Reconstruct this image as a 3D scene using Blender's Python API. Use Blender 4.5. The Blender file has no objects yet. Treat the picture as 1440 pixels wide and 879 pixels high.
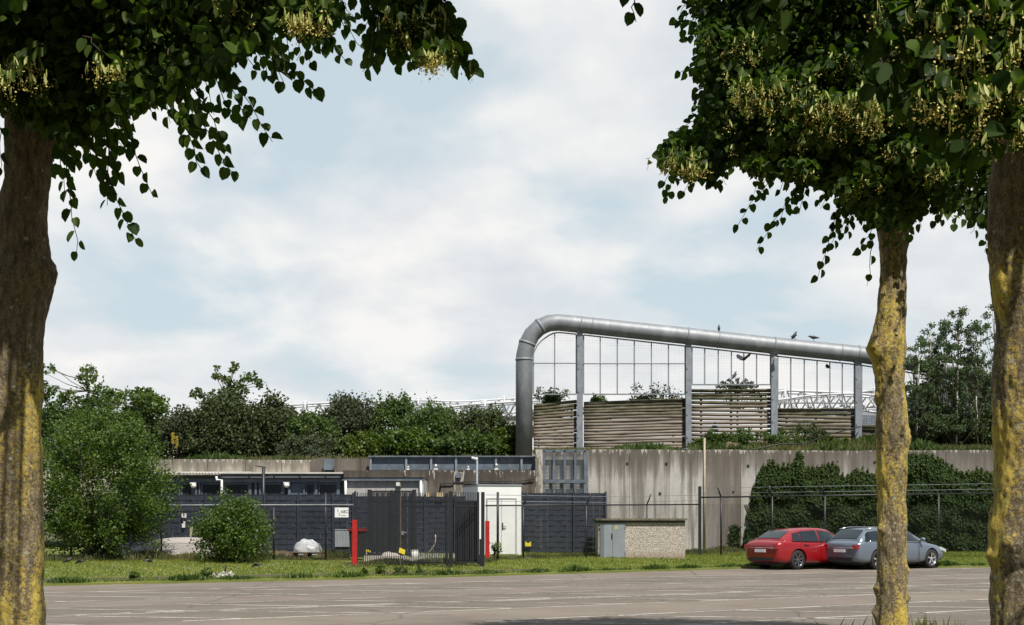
import bpy, bmesh, math, random
import numpy as np
from mathutils import Vector, noise as mn
R = math.radians
random.seed(7); rng = np.random.default_rng(11)
scene = bpy.context.scene
C = scene.collection
F = 2000.0; HZ = 732.0; CX = 720.0; H = 1.7

# ------------------------------------------------------------------ camera
cd = bpy.data.cameras.new('camera'); cam = bpy.data.objects.new('camera', cd); C.objects.link(cam)
cd.sensor_width = 36; cd.lens = 50; cd.shift_y = (HZ - 439.5) / 1440; cd.clip_end = 3000; cd.clip_start = .1
cam.location = (0, 0, H); cam.rotation_euler = (R(90), 0, 0); scene.camera = cam

def W(px, py, Y):
    return np.array([(px - CX) / F * Y, Y, H + (HZ - py) / F * Y])
def wx(px, Y): return (px - CX) / F * Y
def wz(py, Y): return H + (HZ - py) / F * Y

# ------------------------------------------------------------------ ground shape
_kp = [(-700, 838), (60, 824), (380, 817.5), (660, 811), (1000, 801.2), (1060, 799.2), (1400, 798), (2100, 796)]
KX = np.array([(a - CX) / F * (H * F / (b - HZ)) for a, b in _kp]); KY = np.array([H * F / (b - HZ) for a, b in _kp])
def ky(X): return np.interp(X, KX, KY)
def g(X, Y):
    d = (np.asarray(Y, float) - ky(X)) * .86
    return np.where(d < 0, 0, .07 + np.minimum(.03 * np.maximum(d, 0), .40))
def G(px, py):
    lo, hi = 20., 63.
    for _ in range(50):
        m = (lo + hi) / 2
        if wz(py, m) > g(wx(px, m), m): lo = m
        else: hi = m
    return np.array([wx(px, lo), lo, float(g(wx(px, lo), lo))])

# ------------------------------------------------------------------ mesh builder
class MB:
    def __init__(s): s.v = []; s.f = []; s.s = []
    def add(s, vs, fs, smooth=False):
        o = len(s.v); s.v += [tuple(map(float, p)) for p in vs]
        for f in fs: s.f.append(tuple(i + o for i in f)); s.s.append(smooth)
        return s
    def box(s, x0, x1, y0, y1, z0, z1):
        v = [(x, y, z) for z in (z0, z1) for y in (y0, y1) for x in (x0, x1)]
        return s.add(v, [(0, 2, 3, 1), (4, 5, 7, 6), (0, 1, 5, 4), (2, 6, 7, 3), (0, 4, 6, 2), (1, 3, 7, 5)])
    def bar(s, p, q, w, d, up=(0, 0, 1)):
        p = Vector(p); q = Vector(q); a = (q - p).normalized(); up = Vector(up)
        if abs(a.dot(up)) > .98: up = Vector((0, 1, 0))
        u = a.cross(up).normalized(); t = u.cross(a)
        v = []
        for c in (p, q):
            for i, j in ((-1, -1), (1, -1), (1, 1), (-1, 1)): v.append(c + u * w / 2 * i + t * d / 2 * j)
        return s.add(v, [(0, 3, 2, 1), (4, 5, 6, 7), (0, 1, 5, 4), (1, 2, 6, 5), (2, 3, 7, 6), (3, 0, 4, 7)])
    def tube(s, pts, rs, n=10, cap=True, smooth=True):
        pts = [Vector(p) for p in pts]
        if not hasattr(rs, '__len__'): rs = [rs] * len(pts)
        v = []; f = []; prev = None
        for i, p in enumerate(pts):
            a = (pts[min(i + 1, len(pts) - 1)] - pts[max(i - 1, 0)]).normalized()
            if prev is None:
                u = a.cross(Vector((0, 0, 1)))
                if u.length < .1: u = a.cross(Vector((0, 1, 0)))
                u.normalize()
            else:
                u = (prev - a * prev.dot(a)).normalized()
            prev = u; t = a.cross(u)
            for k in range(n):
                an = 2 * math.pi * k / n; v.append(p + (u * math.cos(an) + t * math.sin(an)) * rs[i])
        for i in range(len(pts) - 1):
            for k in range(n):
                k2 = (k + 1) % n; f.append((i * n + k, i * n + k2, (i + 1) * n + k2, (i + 1) * n + k))
        s.add(v, f, smooth)
        if cap:
            m = len(pts) - 1
            o = len(s.v) - len(v)
            s.f.append(tuple(o + k for k in reversed(range(n)))); s.s.append(False)
            s.f.append(tuple(o + m * n + k for k in range(n))); s.s.append(False)
        return s
    def ball(s, c, r, n=8, m=6, sc=(1, 1, 1)):
        v = []; f = []
        for i in range(m + 1):
            th = math.pi * i / m
            for k in range(n):
                a = 2 * math.pi * k / n
                v.append((c[0] + r * sc[0] * math.sin(th) * math.cos(a), c[1] + r * sc[1] * math.sin(th) * math.sin(a), c[2] + r * sc[2] * math.cos(th)))
        for i in range(m):
            for k in range(n):
                k2 = (k + 1) % n; f.append((i * n + k, (i + 1) * n + k, (i + 1) * n + k2, i * n + k2))
        return s.add(v, f, True)
    def prism(s, poly, axis, a, b):
        # poly 2D; axis 'y': (x,z) ; 'x': (y,z) ; 'z': (x,y)
        def P(u, w, t): return {'y': (u, t, w), 'x': (t, u, w), 'z': (u, w, t)}[axis]
        n = len(poly); v = [P(u, w, a) for u, w in poly] + [P(u, w, b) for u, w in poly]
        f = [tuple(range(n)), tuple(reversed(range(n, 2 * n)))] + [(i, i + n, (i + 1) % n + n, (i + 1) % n) for i in range(n)]
        return s.add(v, f)

def mkmesh(name, mb, off=(0, 0, 0), recalc=True):
    me = bpy.data.meshes.new(name)
    v = np.array(mb.v, float) - np.array(off, float)
    me.from_pydata(v.tolist(), [], mb.f)
    if recalc:
        bm = bmesh.new(); bm.from_mesh(me); bmesh.ops.recalc_face_normals(bm, faces=bm.faces)
        bm.to_mesh(me); bm.free()
    me.polygons.foreach_set('use_smooth', mb.s); me.update()
    return me
def link(name, me, m, parent=None, loc=(0, 0, 0)):
    o = bpy.data.objects.new(name, me); C.objects.link(o)
    if m is not None: me.materials.append(m)
    if parent is not None: o.parent = parent
    o.location = loc
    return o
def wloc(o):
    p = Vector((0, 0, 0))
    while o is not None: p += o.location; o = o.parent
    return p
def part(name, mb, m, parent, local=False, recalc=True, label=None):
    off = (0, 0, 0) if local else tuple(wloc(parent))
    o = link(name, mkmesh(name, mb, off, recalc), m, parent)
    if label: o['label'] = label
    return o
def tag(o, label, cat, group=None):
    o['label'] = label; o['category'] = cat
    if group: o['group'] = group
    return o
def thing(name, label, cat, loc, group=None):
    o = bpy.data.objects.new(name, None); C.objects.link(o); o.location = tuple(map(float, loc)); o.empty_display_size = .2
    return tag(o, label, cat, group)
def solo(name, mb, m, label, cat, loc=(0, 0, 0), group=None):
    o = link(name, mkmesh(name, mb, loc), m, None, tuple(map(float, loc)))
    return tag(o, label, cat, group)
def struct(name, mb, m, kind='structure', recalc=True):
    o = link(name, mkmesh(name, mb, (0, 0, 0), recalc), m); o['kind'] = kind
    return o

# ------------------------------------------------------------------ materials
def newmat(name):
    m = bpy.data.materials.new(name); m.use_nodes = True; nt = m.node_tree
    return m, nt, nt.nodes['Principled BSDF']
def N(nt, t, **k):
    n = nt.nodes.new(t)
    for a, b in k.items():
        if a in n.inputs.keys(): n.inputs[a].default_value = b
        else: setattr(n, a, b)
    return n
def ramp(nt, fac, stops):
    r = nt.nodes.new('ShaderNodeValToRGB'); e = r.color_ramp.elements
    while len(e) < len(stops): e.new(.5)
    for i, (p, c) in enumerate(stops):
        e[i].position = p; e[i].color = (*c, 1) if len(c) == 3 else c
    nt.links.new(fac, r.inputs[0]); return r
def texco(nt, scale=(1, 1, 1), kind='Object'):
    tc = nt.nodes.new('ShaderNodeTexCoord'); mp = nt.nodes.new('ShaderNodeMapping')
    nt.links.new(tc.outputs[kind], mp.inputs[0]); mp.inputs['Scale'].default_value = scale
    return mp.outputs[0]
def noisefac(nt, co, scale, detail=4, rough=.6, dist=0):
    n = nt.nodes.new('ShaderNodeTexNoise'); n.inputs['Scale'].default_value = scale
    n.inputs['Detail'].default_value = detail; n.inputs['Roughness'].default_value = rough; n.inputs['Distortion'].default_value = dist
    nt.links.new(co, n.inputs['Vector']); return n.outputs['Fac']
def mix(nt, fac, a, b, mode='MIX'):
    x = nt.nodes.new('ShaderNodeMix'); x.data_type = 'RGBA'; x.blend_type = mode
    for i, s in ((0, fac), (6, a), (7, b)):
        if isinstance(s, (int, float)): x.inputs[i].default_value = s
        elif isinstance(s, tuple): x.inputs[i].default_value = (*s, 1)
        else: nt.links.new(s, x.inputs[i])
    return x.outputs[2]
def bump(nt, bs, fac, strength=.3, dist=.02):
    b = nt.nodes.new('ShaderNodeBump'); b.inputs['Strength'].default_value = strength; b.inputs['Distance'].default_value = dist
    nt.links.new(fac, b.inputs['Height']); nt.links.new(b.outputs[0], bs.inputs['Normal'])
def nm(name, c1, c2=None, scale=3, rough=.6, metal=0, bmp=0, stretch=(1, 1, 1), c3=None, spec=None, lo=.35, hi=.65, fine=None):
    m, nt, bs = newmat(name); bs.inputs['Roughness'].default_value = rough; bs.inputs['Metallic'].default_value = metal
    if spec is not None: bs.inputs['Specular IOR Level'].default_value = spec
    c2 = c2 or tuple(x * .7 for x in c1)
    co = texco(nt, stretch); f = noisefac(nt, co, scale, 6, .65)
    st = [(lo, c1), (hi, c2)] if c3 is None else [(lo, c1), (.5, c2), (hi, c3)]
    col = ramp(nt, f, st).outputs[0]
    if fine:
        f2 = noisefac(nt, texco(nt), fine, 3, .7)
        col = mix(nt, .6, col, ramp(nt, f2, [(.3, (.45, .45, .45)), (.7, (1.4, 1.4, 1.4))]).outputs[0], 'MULTIPLY')
        f = f2
    nt.links.new(col, bs.inputs['Base Color'])
    if bmp: bump(nt, bs, f, bmp, .02)
    return m
def leafmat(name, dark, light, trans=.3, rough=.5, tcol=None, spec=.35):
    m, nt, bs = newmat(name); nt.nodes.remove(nt.nodes['Principled BSDF'])
    at = nt.nodes.new('ShaderNodeAttribute'); at.attribute_name = 'var'
    col = ramp(nt, at.outputs['Fac'], [(0, dark), (.75, tuple((a + b) / 2 for a, b in zip(dark, light))), (1, light)]).outputs[0]
    p = nt.nodes.new('ShaderNodeBsdfPrincipled'); p.inputs['Roughness'].default_value = rough; p.inputs['Specular IOR Level'].default_value = spec
    nt.links.new(col, p.inputs['Base Color'])
    t = nt.nodes.new('ShaderNodeBsdfTranslucent')
    nt.links.new(mix(nt, 1., col, tcol or (1.7, 2.0, .6), 'MULTIPLY'), t.inputs[0])
    mx = nt.nodes.new('ShaderNodeMixShader'); mx.inputs[0].default_value = trans
    nt.links.new(p.outputs[0], mx.inputs[1]); nt.links.new(t.outputs[0], mx.inputs[2])
    nt.links.new(mx.outputs[0], nt.nodes['Material Output'].inputs[0])
    return m
M = {}
M['lime_leaf'] = leafmat('lime leaf', (.018, .039, .009), (.135, .20, .036), .34, .55, spec=.15)
M['bush_leaf'] = leafmat('bush leaf', (.026, .056, .011), (.15, .21, .034), .28)
M['dark_leaf'] = leafmat('dark leaf', (.046, .062, .027), (.095, .118, .050), .22, .6, spec=.2)
M['mid_leaf'] = leafmat('mid leaf', (.048, .080, .022), (.115, .160, .046), .25, .6, spec=.2)
M['grey_leaf'] = leafmat('grey leaf', (.048, .062, .034), (.098, .112, .064), .2, .6, spec=.2)
M['yellow_leaf'] = leafmat('yellow leaf', (.05, .085, .014), (.14, .17, .03), .3)
M['birch_leaf'] = leafmat('birch leaf', (.046, .074, .036), (.11, .15, .07), .3, .6, spec=.2)
M['ivy_leaf'] = leafmat('ivy leaf', (.018, .036, .010), (.068, .10, .022), .2, .6, spec=.15)
M['grass'] = leafmat('grass blade', (.115, .150, .020), (.27, .27, .065), .3, .6)
M['tallgrass'] = leafmat('tall grass blade', (.07, .085, .028), (.22, .19, .09), .3, .7)
M['blossom'] = leafmat('lime blossom', (.60, .48, .13), (.80, .70, .28), .25, .7, tcol=(1.1, 1, .7))
M['bract'] = leafmat('lime bract', (.50, .54, .16), (.74, .74, .36), .4, .6, tcol=(1.2, 1.2, .8))
M['twig'] = nm('twig', (.05, .035, .02), (.02, .015, .01), 20, .8)
M['stem'] = nm('stem', (.11, .085, .06), (.05, .04, .03), 9, .85)
M['birch'] = nm('birch bark', (.62, .60, .54), (.10, .09, .08), 5, .7, stretch=(1, 1, 3), lo=.5, hi=.66)
M['dark_steel'] = nm('anthracite paint', (.019, .021, .026), (.012, .013, .016), 4, .45)
M['slat'] = nm('anthracite pvc strip', (.030, .039, .058), (.017, .022, .034), .9, .55, bmp=.05, stretch=(1, 1, .5), fine=7)
M['galv'] = nm('galvanised steel', (.30, .315, .33), (.21, .225, .24), 1.6, .55, .3, .04, (1, 1, .5), c3=(.25, .26, .275))
M['galv2'] = nm('dull galvanised steel', (.27, .30, .33), (.19, .21, .24), 3, .6, .2)
M['bluesteel'] = nm('weathered blue steel', (.15, .19, .235), (.10, .125, .155), 1.3, .6, .2, .05, c3=(.19, .21, .22))
M['white'] = nm('white paint', (.80, .81, .80), (.72, .73, .73), 1.2, .45)
M['whiteplastic'] = nm('white plastic', (.75, .75, .72), (.6, .6, .57), 4, .4)
M['red'] = nm('red paint', (.50, .014, .014), (.33, .014, .014), 5, .5, fine=14)
M['log'] = None
M['black'] = nm('black plastic', (.012, .012, .013), (.02, .02, .02), 6, .5)
M['crow'] = nm('crow feathers', (.008, .008, .010), (.016, .016, .02), 20, .45)
M['yellow'] = nm('yellow tag', (.75, .60, .04), (.62, .48, .03), 8, .5)
M['beige'] = nm('beige pvc pipe', (.42, .36, .27), (.33, .28, .21), 3, .6)
M['pallet'] = nm('pallet wood', (.24, .18, .12), (.13, .095, .06), 6, .85, bmp=.2)
M['wrap'] = nm('white plastic film', (.72, .72, .74), (.48, .48, .50), 3, .35, bmp=.8)
M['sand'] = nm('pale sand', (.44, .40, .36), (.37, .335, .30), 5, .95, bmp=.3)
M['gravelcon'] = None
M['doorgrey'] = nm('grey metal door', (.25, .28, .31), (.21, .235, .26), 2, .5)
M['roofslab'] = nm('mossy slab', (.20, .18, .13), (.085, .075, .05), 6, .9, bmp=.4, fine=25)
M['lightgrey'] = nm('light grey render', (.42, .405, .385), (.34, .33, .31), 2, .8)
M['glassdark'] = nm('dark mesh opening', (.018, .02, .023), (.03, .033, .037), 1.5, .35)
M['greycrate'] = nm('grey plastic crate', (.33, .36, .38), (.25, .27, .29), 3, .5)
M['truss'] = nm('white painted truss', (.60, .62, .65), (.48, .50, .53), .5, .5)
M['corr'] = nm('corrugated sheet', (.55, .53, .48), (.38, .36, .32), 1.4, .6)
M['paving'] = nm('yard concrete', (.30, .29, .28), (.22, .215, .205), .6, .9, fine=15)
M['kerb'] = nm('kerb concrete', (.17, .15, .125), (.09, .08, .06), 2.5, .95, bmp=.4, fine=20)
M['paint'] = None
M['yflower'] = leafmat('mullein flower', (.45, .34, .03), (.62, .48, .05), .2, tcol=(1, 1, .5))
M['wflower'] = leafmat('white flower', (.55, .55, .50), (.75, .75, .70), .2, tcol=(1, 1, 1))
M['blue'] = nm('sign blue', (.05, .28, .45), (.04, .24, .4), 5, .5)
M['ink'] = nm('sign ink', (.03, .03, .03), (.04, .04, .04), 5, .6)
M['lamp'] = nm('lamp diffuser', (.78, .77, .72), (.70, .69, .64), 5, .4)
M['wire'] = nm('thin galvanised wire', (.60, .62, .64), (.5, .52, .54), 4, .5, .3)
M['darkwire'] = nm('thin green black wire', (.05, .055, .06), (.04, .04, .045), 4, .5, .2)

# asphalt
def asphalt():
    m, nt, bs = newmat('worn asphalt'); co = texco(nt)
    big = noisefac(nt, co, .35, 5, .6); fi = noisefac(nt, co, 38, 3, .8)
    col = ramp(nt, big, [(.3, (.158, .132, .108)), (.7, (.210, .180, .150))]).outputs[0]
    # bands of darker worn surfacing under the bays, running along the kerb
    tc = nt.nodes.new('ShaderNodeTexCoord'); dp = nt.nodes.new('ShaderNodeVectorMath'); dp.operation = 'DOT_PRODUCT'
    dp.inputs[1].default_value = (-.53, .848, 0); nt.links.new(tc.outputs['Object'], dp.inputs[0])
    mr = nt.nodes.new('ShaderNodeMapRange'); mr.inputs[1].default_value = 15; mr.inputs[2].default_value = 40
    nt.links.new(dp.outputs['Value'], mr.inputs[0])
    def p(d): return (d - 15) / 25
    st = [(p(15), .80), (p(20.6), .80), (p(21), 1.05), (p(23.2), 1.05), (p(23.5), .82), (p(28), .80), (p(28.3), 1.0), (p(29.8), 1.0), (p(30.2), .78), (p(33.6), .80), (p(34.1), 1.0), (p(38), 1.0)]
    rp = ramp(nt, mr.outputs[0], [(a, (b, b, b)) for a, b in st])
    col = mix(nt, .85, col, rp.outputs[0], 'MULTIPLY')
    col = mix(nt, .75, col, ramp(nt, fi, [(.32, (.62, .62, .62)), (.52, (1, 1, 1)), (.72, (1.75, 1.72, 1.65))]).outputs[0], 'MULTIPLY')
    pat = noisefac(nt, texco(nt, (.12, .5, 1)), 1.2, 4, .7)
    col = mix(nt, .5, col, ramp(nt, pat, [(.3, (.78, .77, .76)), (.6, (1.08, 1.07, 1.05))]).outputs[0], 'MULTIPLY')
    vc = nt.nodes.new('ShaderNodeTexVoronoi'); vc.feature = 'DISTANCE_TO_EDGE'; vc.inputs['Scale'].default_value = .22
    wv = nt.nodes.new('ShaderNodeMix'); wv.data_type = 'VECTOR'; wv.inputs[0].default_value = .25; nt.links.new(co, wv.inputs[4]); nn_ = nt.nodes.new('ShaderNodeTexNoise'); nn_.inputs['Scale'].default_value = .8; nn_.inputs['Detail'].default_value = 5; nt.links.new(co, nn_.inputs['Vector']); nt.links.new(nn_.outputs['Color'], wv.inputs[5]); nt.links.new(wv.outputs[1], vc.inputs['Vector'])
    col = mix(nt, ramp(nt, vc.outputs['Distance'], [(.0, (.55, .55, .55)), (.006, (0, 0, 0))]).outputs[0], col, (.06, .05, .042))
    stn = noisefac(nt, texco(nt, (.5, .8, 1)), 1.1, 3, .5)
    col = mix(nt, ramp(nt, stn, [(.62, (0, 0, 0)), (.70, (.45, .45, .45))]).outputs[0], col, (.075, .064, .055))
    nt.links.new(col, bs.inputs['Base Color']); bs.inputs['Roughness'].default_value = .93; bs.inputs['Specular IOR Level'].default_value = .25
    bump(nt, bs, fi, .5, .01); return m
M['asphalt'] = asphalt()
def paintmat():
    m, nt, bs = newmat('worn white road paint'); co = texco(nt)
    f = noisefac(nt, co, 9, 5, .8); f2 = noisefac(nt, co, .8, 3, .6)
    a = nt.nodes.new('ShaderNodeMath'); a.operation = 'ADD'; nt.links.new(f, a.inputs[0]); nt.links.new(f2, a.inputs[1])
    col = ramp(nt, a.outputs[0], [(.43, (.18, .16, .14)), (.54, (.56, .53, .48))])
    mr = nt.nodes.new('ShaderNodeMapRange'); mr.inputs[1].default_value = 0; mr.inputs[2].default_value = 2
    nt.links.new(a.outputs[0], mr.inputs[0]); nt.links.new(mr.outputs[0], col.inputs[0])
    nt.links.new(col.outputs[0], bs.inputs['Base Color']); bs.inputs['Roughness'].default_value = .85; return m
M['paint'] = paintmat()
def turf():
    m, nt, bs = newmat('turf soil'); co = texco(nt)
    f = noisefac(nt, co, .7, 6, .65); f2 = noisefac(nt, co, 30, 3, .8)
    col = ramp(nt, f, [(.3, (.11, .14, .022)), (.5, (.15, .18, .03)), (.7, (.21, .20, .06))]).outputs[0]
    col = mix(nt, .6, col, ramp(nt, f2, [(.3, (.5, .5, .5)), (.7, (1.4, 1.4, 1.3))]).outputs[0], 'MULTIPLY')
    nt.links.new(col, bs.inputs['Base Color']); bs.inputs['Roughness'].default_value = .95; bump(nt, bs, f2, .6, .03); return m
M['turf'] = turf()
M['soil'] = nm('dry soil', (.13, .11, .06), (.08, .085, .03), 1.5, .95, bmp=.4, fine=12)
def concrete(name, ztop, c1, c2, dirt=(.055, .045, .035), band=1.3, streak=3.0, amt=1.):
    m, nt, bs = newmat(name)
    co = texco(nt); st = texco(nt, (streak, 1, .16))
    a = noisefac(nt, co, 1.1, 6, .6); s = noisefac(nt, st, 1.0, 5, .62)
    col = ramp(nt, a, [(.3, c1), (.7, c2)]).outputs[0]
    sp = nt.nodes.new('ShaderNodeSeparateXYZ'); tc = nt.nodes.new('ShaderNodeTexCoord'); nt.links.new(tc.outputs['Object'], sp.inputs[0])
    mr = nt.nodes.new('ShaderNodeMapRange'); mr.inputs[1].default_value = ztop - band; mr.inputs[2].default_value = ztop
    mr.inputs[3].default_value = .0; mr.inputs[4].default_value = .30; nt.links.new(sp.outputs[2], mr.inputs[0])
    ad = nt.nodes.new('ShaderNodeMath'); ad.operation = 'ADD'; nt.links.new(s, ad.inputs[0]); nt.links.new(mr.outputs[0], ad.inputs[1])
    k = ramp(nt, ad.outputs[0], [(.49, (0, 0, 0)), (.60, (.6 * amt,) * 3), (.78, (.92 * amt,) * 3)])
    col = mix(nt, k.outputs[0], col, dirt)
    at = nt.nodes.new('ShaderNodeAttribute'); at.attribute_name = 'tone'
    big = ramp(nt, noisefac(nt, texco(nt, (1.4, 1, .22)), .9, 4, .6), [(.35, (.55, .55, .55)), (.65, (1.25, 1.25, 1.25))])
    tn = mix(nt, 1., at.outputs['Fac'], big.outputs[0], 'MULTIPLY')
    col = mix(nt, tn, col, (.12, .10, .085))
    # pale lime drips below the coping
    dn = noisefac(nt, texco(nt, (5, 1, .9)), 1.3, 4, .7); a2 = nt.nodes.new('ShaderNodeMath'); a2.operation = 'ADD'
    m2 = nt.nodes.new('ShaderNodeMapRange'); m2.inputs[1].default_value = ztop - .8; m2.inputs[2].default_value = ztop; m2.inputs[3].default_value = -.25; m2.inputs[4].default_value = .10
    nt.links.new(sp.outputs[2], m2.inputs[0]); nt.links.new(dn, a2.inputs[0]); nt.links.new(m2.outputs[0], a2.inputs[1])
    col = mix(nt, ramp(nt, a2.outputs[0], [(.60, (0, 0, 0)), (.66, (.8, .8, .8))]).outputs[0], col, (.52, .50, .46))
    sp2 = noisefac(nt, co, 9, 4, .75)
    k2 = ramp(nt, sp2, [(.66, (0, 0, 0)), (.72, (.5, .5, .5))])
    col = mix(nt, k2.outputs[0], col, (.50, .48, .43))
    fi = noisefac(nt, co, 14, 4, .8)
    col = mix(nt, .5, col, ramp(nt, fi, [(.3, (.7, .7, .7)), (.7, (1.2, 1.2, 1.2))]).outputs[0], 'MULTIPLY')
    nt.links.new(col, bs.inputs['Base Color']); bs.inputs['Roughness'].default_value = .9; bump(nt, bs, fi, .3, .02); return m
ZT = wz(633, 62)
M['concrete'] = concrete('stained concrete', ZT - .3, (.54, .52, .49), (.40, .385, .36), amt=1., dirt=(.085, .07, .056))
M['parapet'] = concrete('lichen streaked parapet', wz(646, 64) - 2.5, (.50, .46, .38), (.38, .33, .26), band=.6, streak=2.2, amt=.8)
M['brownconc'] = concrete('dark weathered concrete', wz(661, 59) - .3, (.16, .135, .115), (.10, .085, .072), band=.8, streak=4)
def washed():
    m, nt, bs = newmat('washed gravel concrete'); co = texco(nt)
    v = nt.nodes.new('ShaderNodeTexVoronoi'); v.inputs['Scale'].default_value = 30; nt.links.new(co, v.inputs['Vector'])
    col = ramp(nt, v.outputs['Color'], [(.1, (.24, .19, .15)), (.45, (.40, .35, .30)), (.9, (.54, .50, .45))]).outputs[0]
    sp = nt.nodes.new('ShaderNodeSeparateXYZ'); tc = nt.nodes.new('ShaderNodeTexCoord'); nt.links.new(tc.outputs['Object'], sp.inputs[0])
    k = ramp(nt, sp.outputs[2], [(0., (.65, .65, .65)), (.30, (0, 0, 0))])
    col = mix(nt, k.outputs[0], col, (.22, .15, .09))
    nt.links.new(col, bs.inputs['Base Color']); bs.inputs['Roughness'].default_value = .9; bump(nt, bs, v.outputs['Distance'], .7, .02); return m
M['gravelcon'] = washed()
def logmat():
    m, nt, bs = newmat('weathered log'); co = texco(nt, (.35, 6, 6))
    f = noisefac(nt, co, 1.6, 6, .7)
    col = ramp(nt, f, [(.3, (.32, .275, .225)), (.5, (.22, .185, .15)), (.72, (.085, .07, .055))]).outputs[0]
    at = nt.nodes.new('ShaderNodeAttribute'); at.attribute_name = 'tone'
    k = nt.nodes.new('ShaderNodeMath'); k.operation = 'MULTIPLY'; nt.links.new(at.outputs['Fac'], k.inputs[0])
    nt.links.new(ramp(nt, noisefac(nt, texco(nt), 1.7, 4, .7), [(.3, (.3, .3, .3)), (.6, (1, 1, 1))]).outputs[0], k.inputs[1])
    col = mix(nt, k.outputs[0], col, (.055, .058, .018))
    nt.links.new(col, bs.inputs['Base Color']); bs.inputs['Roughness'].default_value = .9; bump(nt, bs, f, .4, .02); return m
M['log'] = logmat()
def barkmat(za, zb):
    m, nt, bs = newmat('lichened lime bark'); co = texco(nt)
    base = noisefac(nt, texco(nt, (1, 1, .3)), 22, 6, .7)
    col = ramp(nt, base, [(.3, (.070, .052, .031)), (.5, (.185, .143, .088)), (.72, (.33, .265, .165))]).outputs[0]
    # pale grey crust; crust and lichen thin upwards, painting crown shade into the bark
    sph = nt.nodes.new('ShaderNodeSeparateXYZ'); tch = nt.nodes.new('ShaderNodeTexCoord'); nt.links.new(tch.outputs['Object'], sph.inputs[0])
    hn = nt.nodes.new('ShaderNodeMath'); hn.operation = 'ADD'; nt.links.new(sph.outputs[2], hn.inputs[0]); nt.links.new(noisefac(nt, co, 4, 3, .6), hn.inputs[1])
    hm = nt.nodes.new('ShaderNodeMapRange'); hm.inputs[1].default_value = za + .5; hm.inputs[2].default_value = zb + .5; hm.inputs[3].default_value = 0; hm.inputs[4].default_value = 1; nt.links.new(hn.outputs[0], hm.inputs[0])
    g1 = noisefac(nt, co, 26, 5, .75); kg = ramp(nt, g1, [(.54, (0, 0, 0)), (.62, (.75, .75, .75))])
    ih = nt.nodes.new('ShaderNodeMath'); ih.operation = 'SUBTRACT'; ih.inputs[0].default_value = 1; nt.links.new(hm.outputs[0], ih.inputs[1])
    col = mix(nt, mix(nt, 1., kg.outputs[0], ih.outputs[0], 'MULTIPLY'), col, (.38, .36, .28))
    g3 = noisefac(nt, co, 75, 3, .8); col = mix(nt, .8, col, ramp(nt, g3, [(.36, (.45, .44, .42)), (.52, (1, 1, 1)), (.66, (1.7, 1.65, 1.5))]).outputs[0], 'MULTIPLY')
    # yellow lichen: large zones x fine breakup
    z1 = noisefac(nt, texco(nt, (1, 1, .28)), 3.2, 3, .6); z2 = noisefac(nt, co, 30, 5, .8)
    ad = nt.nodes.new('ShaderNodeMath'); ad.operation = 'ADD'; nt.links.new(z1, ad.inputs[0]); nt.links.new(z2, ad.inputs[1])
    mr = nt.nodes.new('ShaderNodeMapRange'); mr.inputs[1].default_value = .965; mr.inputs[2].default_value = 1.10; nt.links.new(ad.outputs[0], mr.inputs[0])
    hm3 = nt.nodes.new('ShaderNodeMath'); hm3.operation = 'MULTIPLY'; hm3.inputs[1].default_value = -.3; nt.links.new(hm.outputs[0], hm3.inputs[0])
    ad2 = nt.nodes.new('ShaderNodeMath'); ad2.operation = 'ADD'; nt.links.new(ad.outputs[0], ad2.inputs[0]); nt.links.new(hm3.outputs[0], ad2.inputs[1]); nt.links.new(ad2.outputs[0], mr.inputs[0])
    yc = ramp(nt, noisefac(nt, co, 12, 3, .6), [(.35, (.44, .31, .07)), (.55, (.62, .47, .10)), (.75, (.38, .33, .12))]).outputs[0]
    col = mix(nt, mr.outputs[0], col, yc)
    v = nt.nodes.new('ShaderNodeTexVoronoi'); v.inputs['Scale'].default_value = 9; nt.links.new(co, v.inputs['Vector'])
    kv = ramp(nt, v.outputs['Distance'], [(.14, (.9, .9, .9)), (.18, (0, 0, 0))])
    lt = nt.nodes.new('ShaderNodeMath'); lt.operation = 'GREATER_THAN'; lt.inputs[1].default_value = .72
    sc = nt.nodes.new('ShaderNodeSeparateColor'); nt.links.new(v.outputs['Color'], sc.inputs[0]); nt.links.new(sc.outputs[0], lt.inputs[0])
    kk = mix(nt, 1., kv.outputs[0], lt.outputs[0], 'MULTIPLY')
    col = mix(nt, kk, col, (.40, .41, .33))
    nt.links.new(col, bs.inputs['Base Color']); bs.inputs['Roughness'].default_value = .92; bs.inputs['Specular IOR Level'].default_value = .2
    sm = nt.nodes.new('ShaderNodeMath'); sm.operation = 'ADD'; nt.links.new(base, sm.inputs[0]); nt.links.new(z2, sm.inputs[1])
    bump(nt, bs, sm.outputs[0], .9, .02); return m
M['bark1'] = barkmat(2.7, 4.1); M['bark7'] = barkmat(4.7, 5.8); M['bark13'] = barkmat(3.5, 4.6)  # height bands set to the shaded upper part of each trunk
def carpaint(name, c, metal):
    m, nt, bs = newmat(name); f = noisefac(nt, texco(nt), 1.5, 3, .5)
    nt.links.new(ramp(nt, f, [(.3, c), (.7, tuple(x * .93 for x in c))]).outputs[0], bs.inputs['Base Color'])
    bs.inputs['Metallic'].default_value = metal; bs.inputs['Roughness'].default_value = .32; bs.inputs['Coat Weight'].default_value = .8; bs.inputs['Coat Roughness'].default_value = .05
    return m
M['redcar'] = carpaint('red car paint', (.27, .003, .006), .05)
M['greycar'] = carpaint('blue grey metallic car paint', (.17, .205, .25), .4)
def gl(name, c, r=.06):
    m, nt, bs = newmat(name); f = noisefac(nt, texco(nt), 3, 2, .5)
    nt.links.new(ramp(nt, f, [(.3, c), (.7, tuple(x * .8 for x in c))]).outputs[0], bs.inputs['Base Color'])
    bs.inputs['Roughness'].default_value = r; bs.inputs['Specular IOR Level'].default_value = .8; return m
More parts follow.
